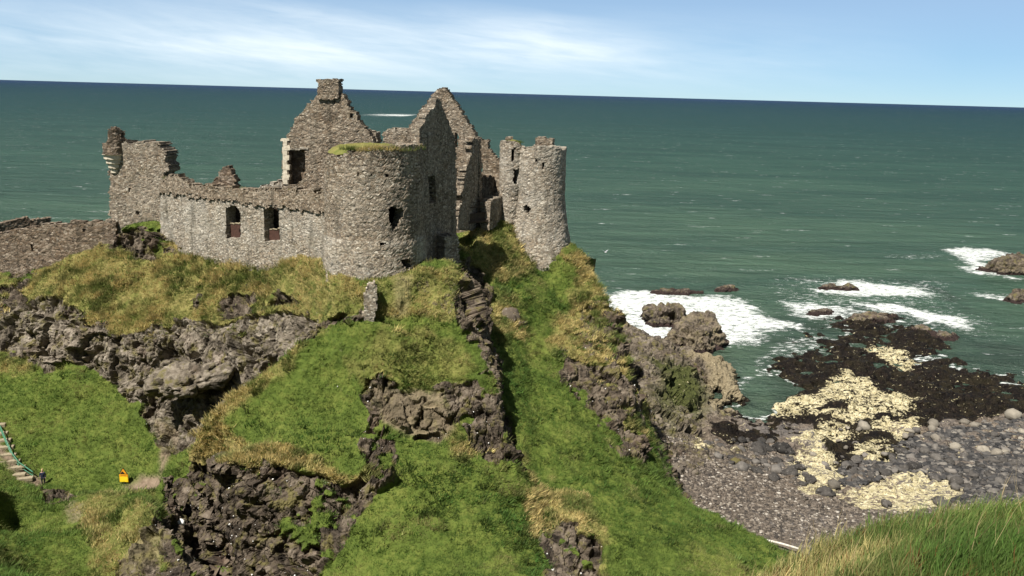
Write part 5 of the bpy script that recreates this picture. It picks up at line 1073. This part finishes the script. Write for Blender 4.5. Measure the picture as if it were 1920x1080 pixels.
# warning sign
S = onground(233, 908, 70); sg = empty('warning_sign', tuple(S)); tag(sg, 'amber and yellow warning sign with a triangle on top beside the path', 'warning sign')
sc = np.linalg.norm(S-CAM)/1600; W_ = 13.5*sc
boxmesh('post', M['steel'], sg, (S[0], S[1]+.05, S[2]+.55), (.07, .07, 1.3), bev=.01)
def prism(name, mat, parent, pts, y, th):
    bm = bmesh.new(); a = [bm.verts.new((x_, -th/2, z_)) for x_, z_ in pts]; c_ = [bm.verts.new((x_, th/2, z_)) for x_, z_ in pts]; n = len(pts)
    bm.faces.new(a); bm.faces.new(c_[::-1])
    for i in range(n): bm.faces.new((a[(i+1) % n], a[i], c_[i], c_[(i+1) % n]))
    bmesh.ops.recalc_face_normals(bm, faces=bm.faces[:]); me = bpy.data.meshes.new(name); bm.to_mesh(me); bm.free(); me.materials.append(mat)
    o = bpy.data.objects.new(name, me); link(o, parent); o.location = (0, y, 0); return o
zb_ = .28; h1, h2, h3 = 8.5*sc*1.1, 4.0*sc*1.1, 11.0*sc*1.1
prism('panel', M['yellow'], sg, [(-W_/2, zb_), (W_/2, zb_), (W_/2, zb_+h1), (-W_/2, zb_+h1)], 0, .03)
prism('name_strip', M['amber'], sg, [(-W_/2, zb_+h1+.01), (W_/2, zb_+h1+.01), (W_/2, zb_+h1+h2), (-W_/2, zb_+h1+h2)], 0, .03)
tri = [(-W_*.55, zb_+h1+h2+.01), (W_*.55, zb_+h1+h2+.01), (0, zb_+h1+h2+h3)]
tp = prism('triangle', M['black'], sg, tri, 0, .03)
cx_, cz_ = 0, zb_+h1+h2+h3*.36; ins = [((x_-cx_)*.74, (z_-cz_)*.74+cz_) for x_, z_ in tri]
prism('triangle_face', M['amber'], tp, ins, -.02, .012)
prism('falling_rock_symbol', M['black'], tp, [(-W_*.34, zb_+h1+h2+.10), (W_*.16, zb_+h1+h2+.10), (W_*.02, zb_+h1+h2+.26), (-W_*.08, zb_+h1+h2+.34), (-W_*.18, zb_+h1+h2+.30)], -.032, .012)
prism('border', M['amber'], sg, [(-W_/2-.04, zb_-.04), (W_/2+.04, zb_-.04), (W_/2+.04, zb_+h1+h2+.02), (-W_/2-.04, zb_+h1+h2+.02)], .025, .015)
for k in range(2): boxmesh('lettering', M['black'], sg, (S[0], S[1]-.018, S[2]+zb_+h1+h2*.5+.005-.0*k), (W_*.7, .006, .02), bev=0) if k == 0 else None
# steps and handrail at the left
st = empty('stone_steps', tuple(onground(30, 870, 70))); tag(st, 'flight of pale stone steps coming down the grass at the far left', 'steps')
SP = [(-14, 800), (-10, 816), (-4, 829), (1, 842), (6, 856), (13, 868), (22, 880), (32, 893), (46, 900)]
sps = [onground(a, b, 70) for a, b in SP]; tops = []
for k, p_ in enumerate(sps):
    o = boxmesh('step', M['step'], st, (p_[0], p_[1], p_[2]+.10), (2.7 if k < 7 else 1.7, .62, .40), rot=.30, bev=.03); tops.append(p_)
hr = empty('handrail', tuple(onground(30, 850, 70))); tag(hr, 'green painted handrail beside the stone steps', 'handrail')
RP = [(-30, 770), (1, 800), (12, 826), (24, 852), (36, 868), (62, 886)]
rp = []
for a, b in RP: p_ = onground(a+1, b+14, 70); rp.append(p_)
tube('rail', M['rail'], hr, [(p_[0], p_[1], p_[2]+.95) for p_ in rp], .07); tube('rail', M['rail'], hr, [(p_[0], p_[1], p_[2]+.5) for p_ in rp], .05)
for p_ in rp[1:]: tube('post', M['rail'], hr, [(p_[0], p_[1], p_[2]-.2), (p_[0], p_[1], p_[2]+.97)], .035)
# person: one skinned body
def skinbody(name, mat, pts, edges, rad, parent=None, sub=2):
    me = bpy.data.meshes.new(name); me.from_pydata(pts, edges, []); o = bpy.data.objects.new(name, me); link(o, parent); me.materials.append(mat)
    md = o.modifiers.new('skin', 'SKIN'); md.use_smooth_shade = True
    for v_, r in zip(me.skin_vertices[0].data, rad): v_.radius = (r, r*.9) if isinstance(r, (int, float)) else r
    me.skin_vertices[0].data[0].use_root = True; md2 = o.modifiers.new('sub', 'SUBSURF'); md2.levels = md2.render_levels = sub; return o
PP = onground(82, 911, 70); hh = 27*np.linalg.norm(PP-CAM)/1600*1.08
pe = empty('person', tuple(PP)); pe.rotation_euler = (0, 0, .3); pe.scale = (hh/1.75,)*3
tag(pe, 'person with fair hair in a dark navy jacket at the foot of the steps', 'person')
# pelvis, spine, chest, neck, head; legs; arms
bp = [(0, 0, .92), (0, -.01, 1.12), (0, 0, 1.34), (0, .0, 1.47), (0, -.02, 1.58), (0, -.02, 1.70), (.10, 0, .86), (.11, -.02, .48), (.11, .02, .08), (.11, -.13, .04), (-.10, 0, .86), (-.11, -.03, .48), (-.12, .02, .08), (-.12, -.13, .04), (.19, 0, 1.38), (.25, .02, 1.12), (.23, -.10, .90), (.23, -.13, .82), (-.19, 0, 1.38), (-.25, .0, 1.12), (-.20, -.16, 1.0), (-.18, -.20, .93)]
be = [(0, 1), (1, 2), (2, 3), (3, 4), (4, 5), (0, 6), (6, 7), (7, 8), (8, 9), (0, 10), (10, 11), (11, 12), (12, 13), (2, 14), (14, 15), (15, 16), (16, 17), (2, 18), (18, 19), (19, 20), (20, 21)]
br = [(.16, .11), (.15, .11), (.17, .11), .055, (.075, .09), (.07, .085), (.085, .085), .06, .042, .04, (.085, .085), .06, .042, .04, .06, .048, .036, .03, .06, .048, .036, .03]
skinbody('body', M['skin'], bp, be, br, pe)
# the jacket and the trousers follow the body a centimetre or two outside it
jp = [bp[i] for i in (0, 1, 2, 14, 15, 16, 18, 19, 20)]+[(0, 0, .80)]; je = [(0, 1), (1, 2), (2, 3), (3, 4), (4, 5), (2, 6), (6, 7), (7, 8), (0, 9)]
skinbody('jacket', M['navy'], jp, je, [(.19, .14), (.18, .135), (.20, .14), .085, .07, .055, .085, .07, .055, (.19, .14)], pe)
tp_ = [bp[i] for i in (0, 6, 7, 8, 10, 11, 12)]; skinbody('trousers', M['trousers'], tp_, [(0, 1), (1, 2), (2, 3), (0, 4), (4, 5), (5, 6)], [(.17, .12), .10, .078, .062, .10, .078, .062], pe)
skinbody('hair', M['hair'], [(0, .03, 1.66), (0, .045, 1.56), (0, 0, 1.76)], [(0, 1), (0, 2)], [(.09, .09), (.075, .05), (.06, .07)], pe)
# the brow of rock that hangs over the cave mouth
cv = atY(346, 726, 87.2); me = rockmesh('cave_brow', 821, M['ground'], 5, 1.0); Pb = np.array([v_.co[:] for v_ in me.vertices])*np.array([8.0, 6.5, 3.2]); Pb = Pb+Pb/np.linalg.norm(Pb, axis=1)[:, None]*(rockrelief(Pb+cv, 1)*.8)[:, None]
me.vertices.foreach_set('co', Pb.astype(np.float32).ravel())
for an, av in (('rock', 1), ('castle', .9)): me.attributes.new(an, 'FLOAT', 'POINT').data.foreach_set('value', np.full(len(Pb), av, np.float32))
o = link(bpy.data.objects.new('cave_brow', me)); o.location = tuple(cv+np.array([0, .8, .4])); o.rotation_euler = (.1, -.25, -.3); tag(o, 'overhanging brow of lumpy rock above the black cave mouth', 'rock')
# gull
gp = atY(1135, 473, 150); gu = empty('gull', tuple(gp)); gu.rotation_euler = (0, 0, .5); tag(gu, 'white gull in flight over the green water', 'gull')
skinbody('body', M['white'], [(0, 0, 0), (0, -.22, .03), (0, -.32, .05), (0, .22, 0), (0, .36, .01)], [(0, 1), (1, 2), (0, 3), (3, 4)], [.10, .065, .04, .06, (.07, .015)], gu)
for s_ in (-1, 1):
    V = np.array([(0, -.08, .04), (s_*.28, -.14, .26), (s_*.62, .02, .38), (s_*.58, .08, .37), (s_*.26, .08, .25), (0, .12, .04)], float); V = np.r_[V, V+np.array([0, 0, .025])]
    k6 = np.arange(6); Fw = [list(k6), list(k6[::-1]+6)]+[[i, i+6, (i+1) % 6+6, (i+1) % 6] for i in range(6)]
    me = bpy.data.meshes.new('wing'); me.from_pydata([tuple(v_) for v_ in V], [], [[int(q_) for q_ in f_] for f_ in Fw]); me.materials.append(M['grey_feather']); link(bpy.data.objects.new('wing', me), gu)
# bleached pole and white stone
a, b = onground(1436, 1014, 60), None
pa, pb = atz(1434, 1012, 3.9), atz(1498, 1029, 3.9)
P_ = tube('driftwood_pole', M['pale_wood'], None, [tuple(pa), tuple((pa+pb)/2+np.array([0, 0, .06])), tuple(pb)], .12, loc=tuple(pa)); tag(P_, 'long bleached pole lying at the bottom edge of the shingle', 'driftwood')
w_ = onground(338, 984, 58); bo = bpy.data.objects.new('white_rock', rockmesh('white_rock', 811, M['guano'], 3, .9)); bo.location = tuple(w_+np.array([0, 0, .15])); bo.scale = (.75, .6, .7); link(bo); tag(bo, 'bright white stone in the shaded gully beside the brown crag', 'rock')
dr = onground(962, 607, 70); bo = bpy.data.objects.new('boulder', rockmesh('dark_boulder', 812, M['b_brown'], 4, 1.0)); bo.location = tuple(dr+np.array([0, .6, .2])); bo.scale = (2.5, 2.2, 2.9); link(bo); tag(bo, 'big brown boulder stuck in the grass below the slender tower', 'boulder')
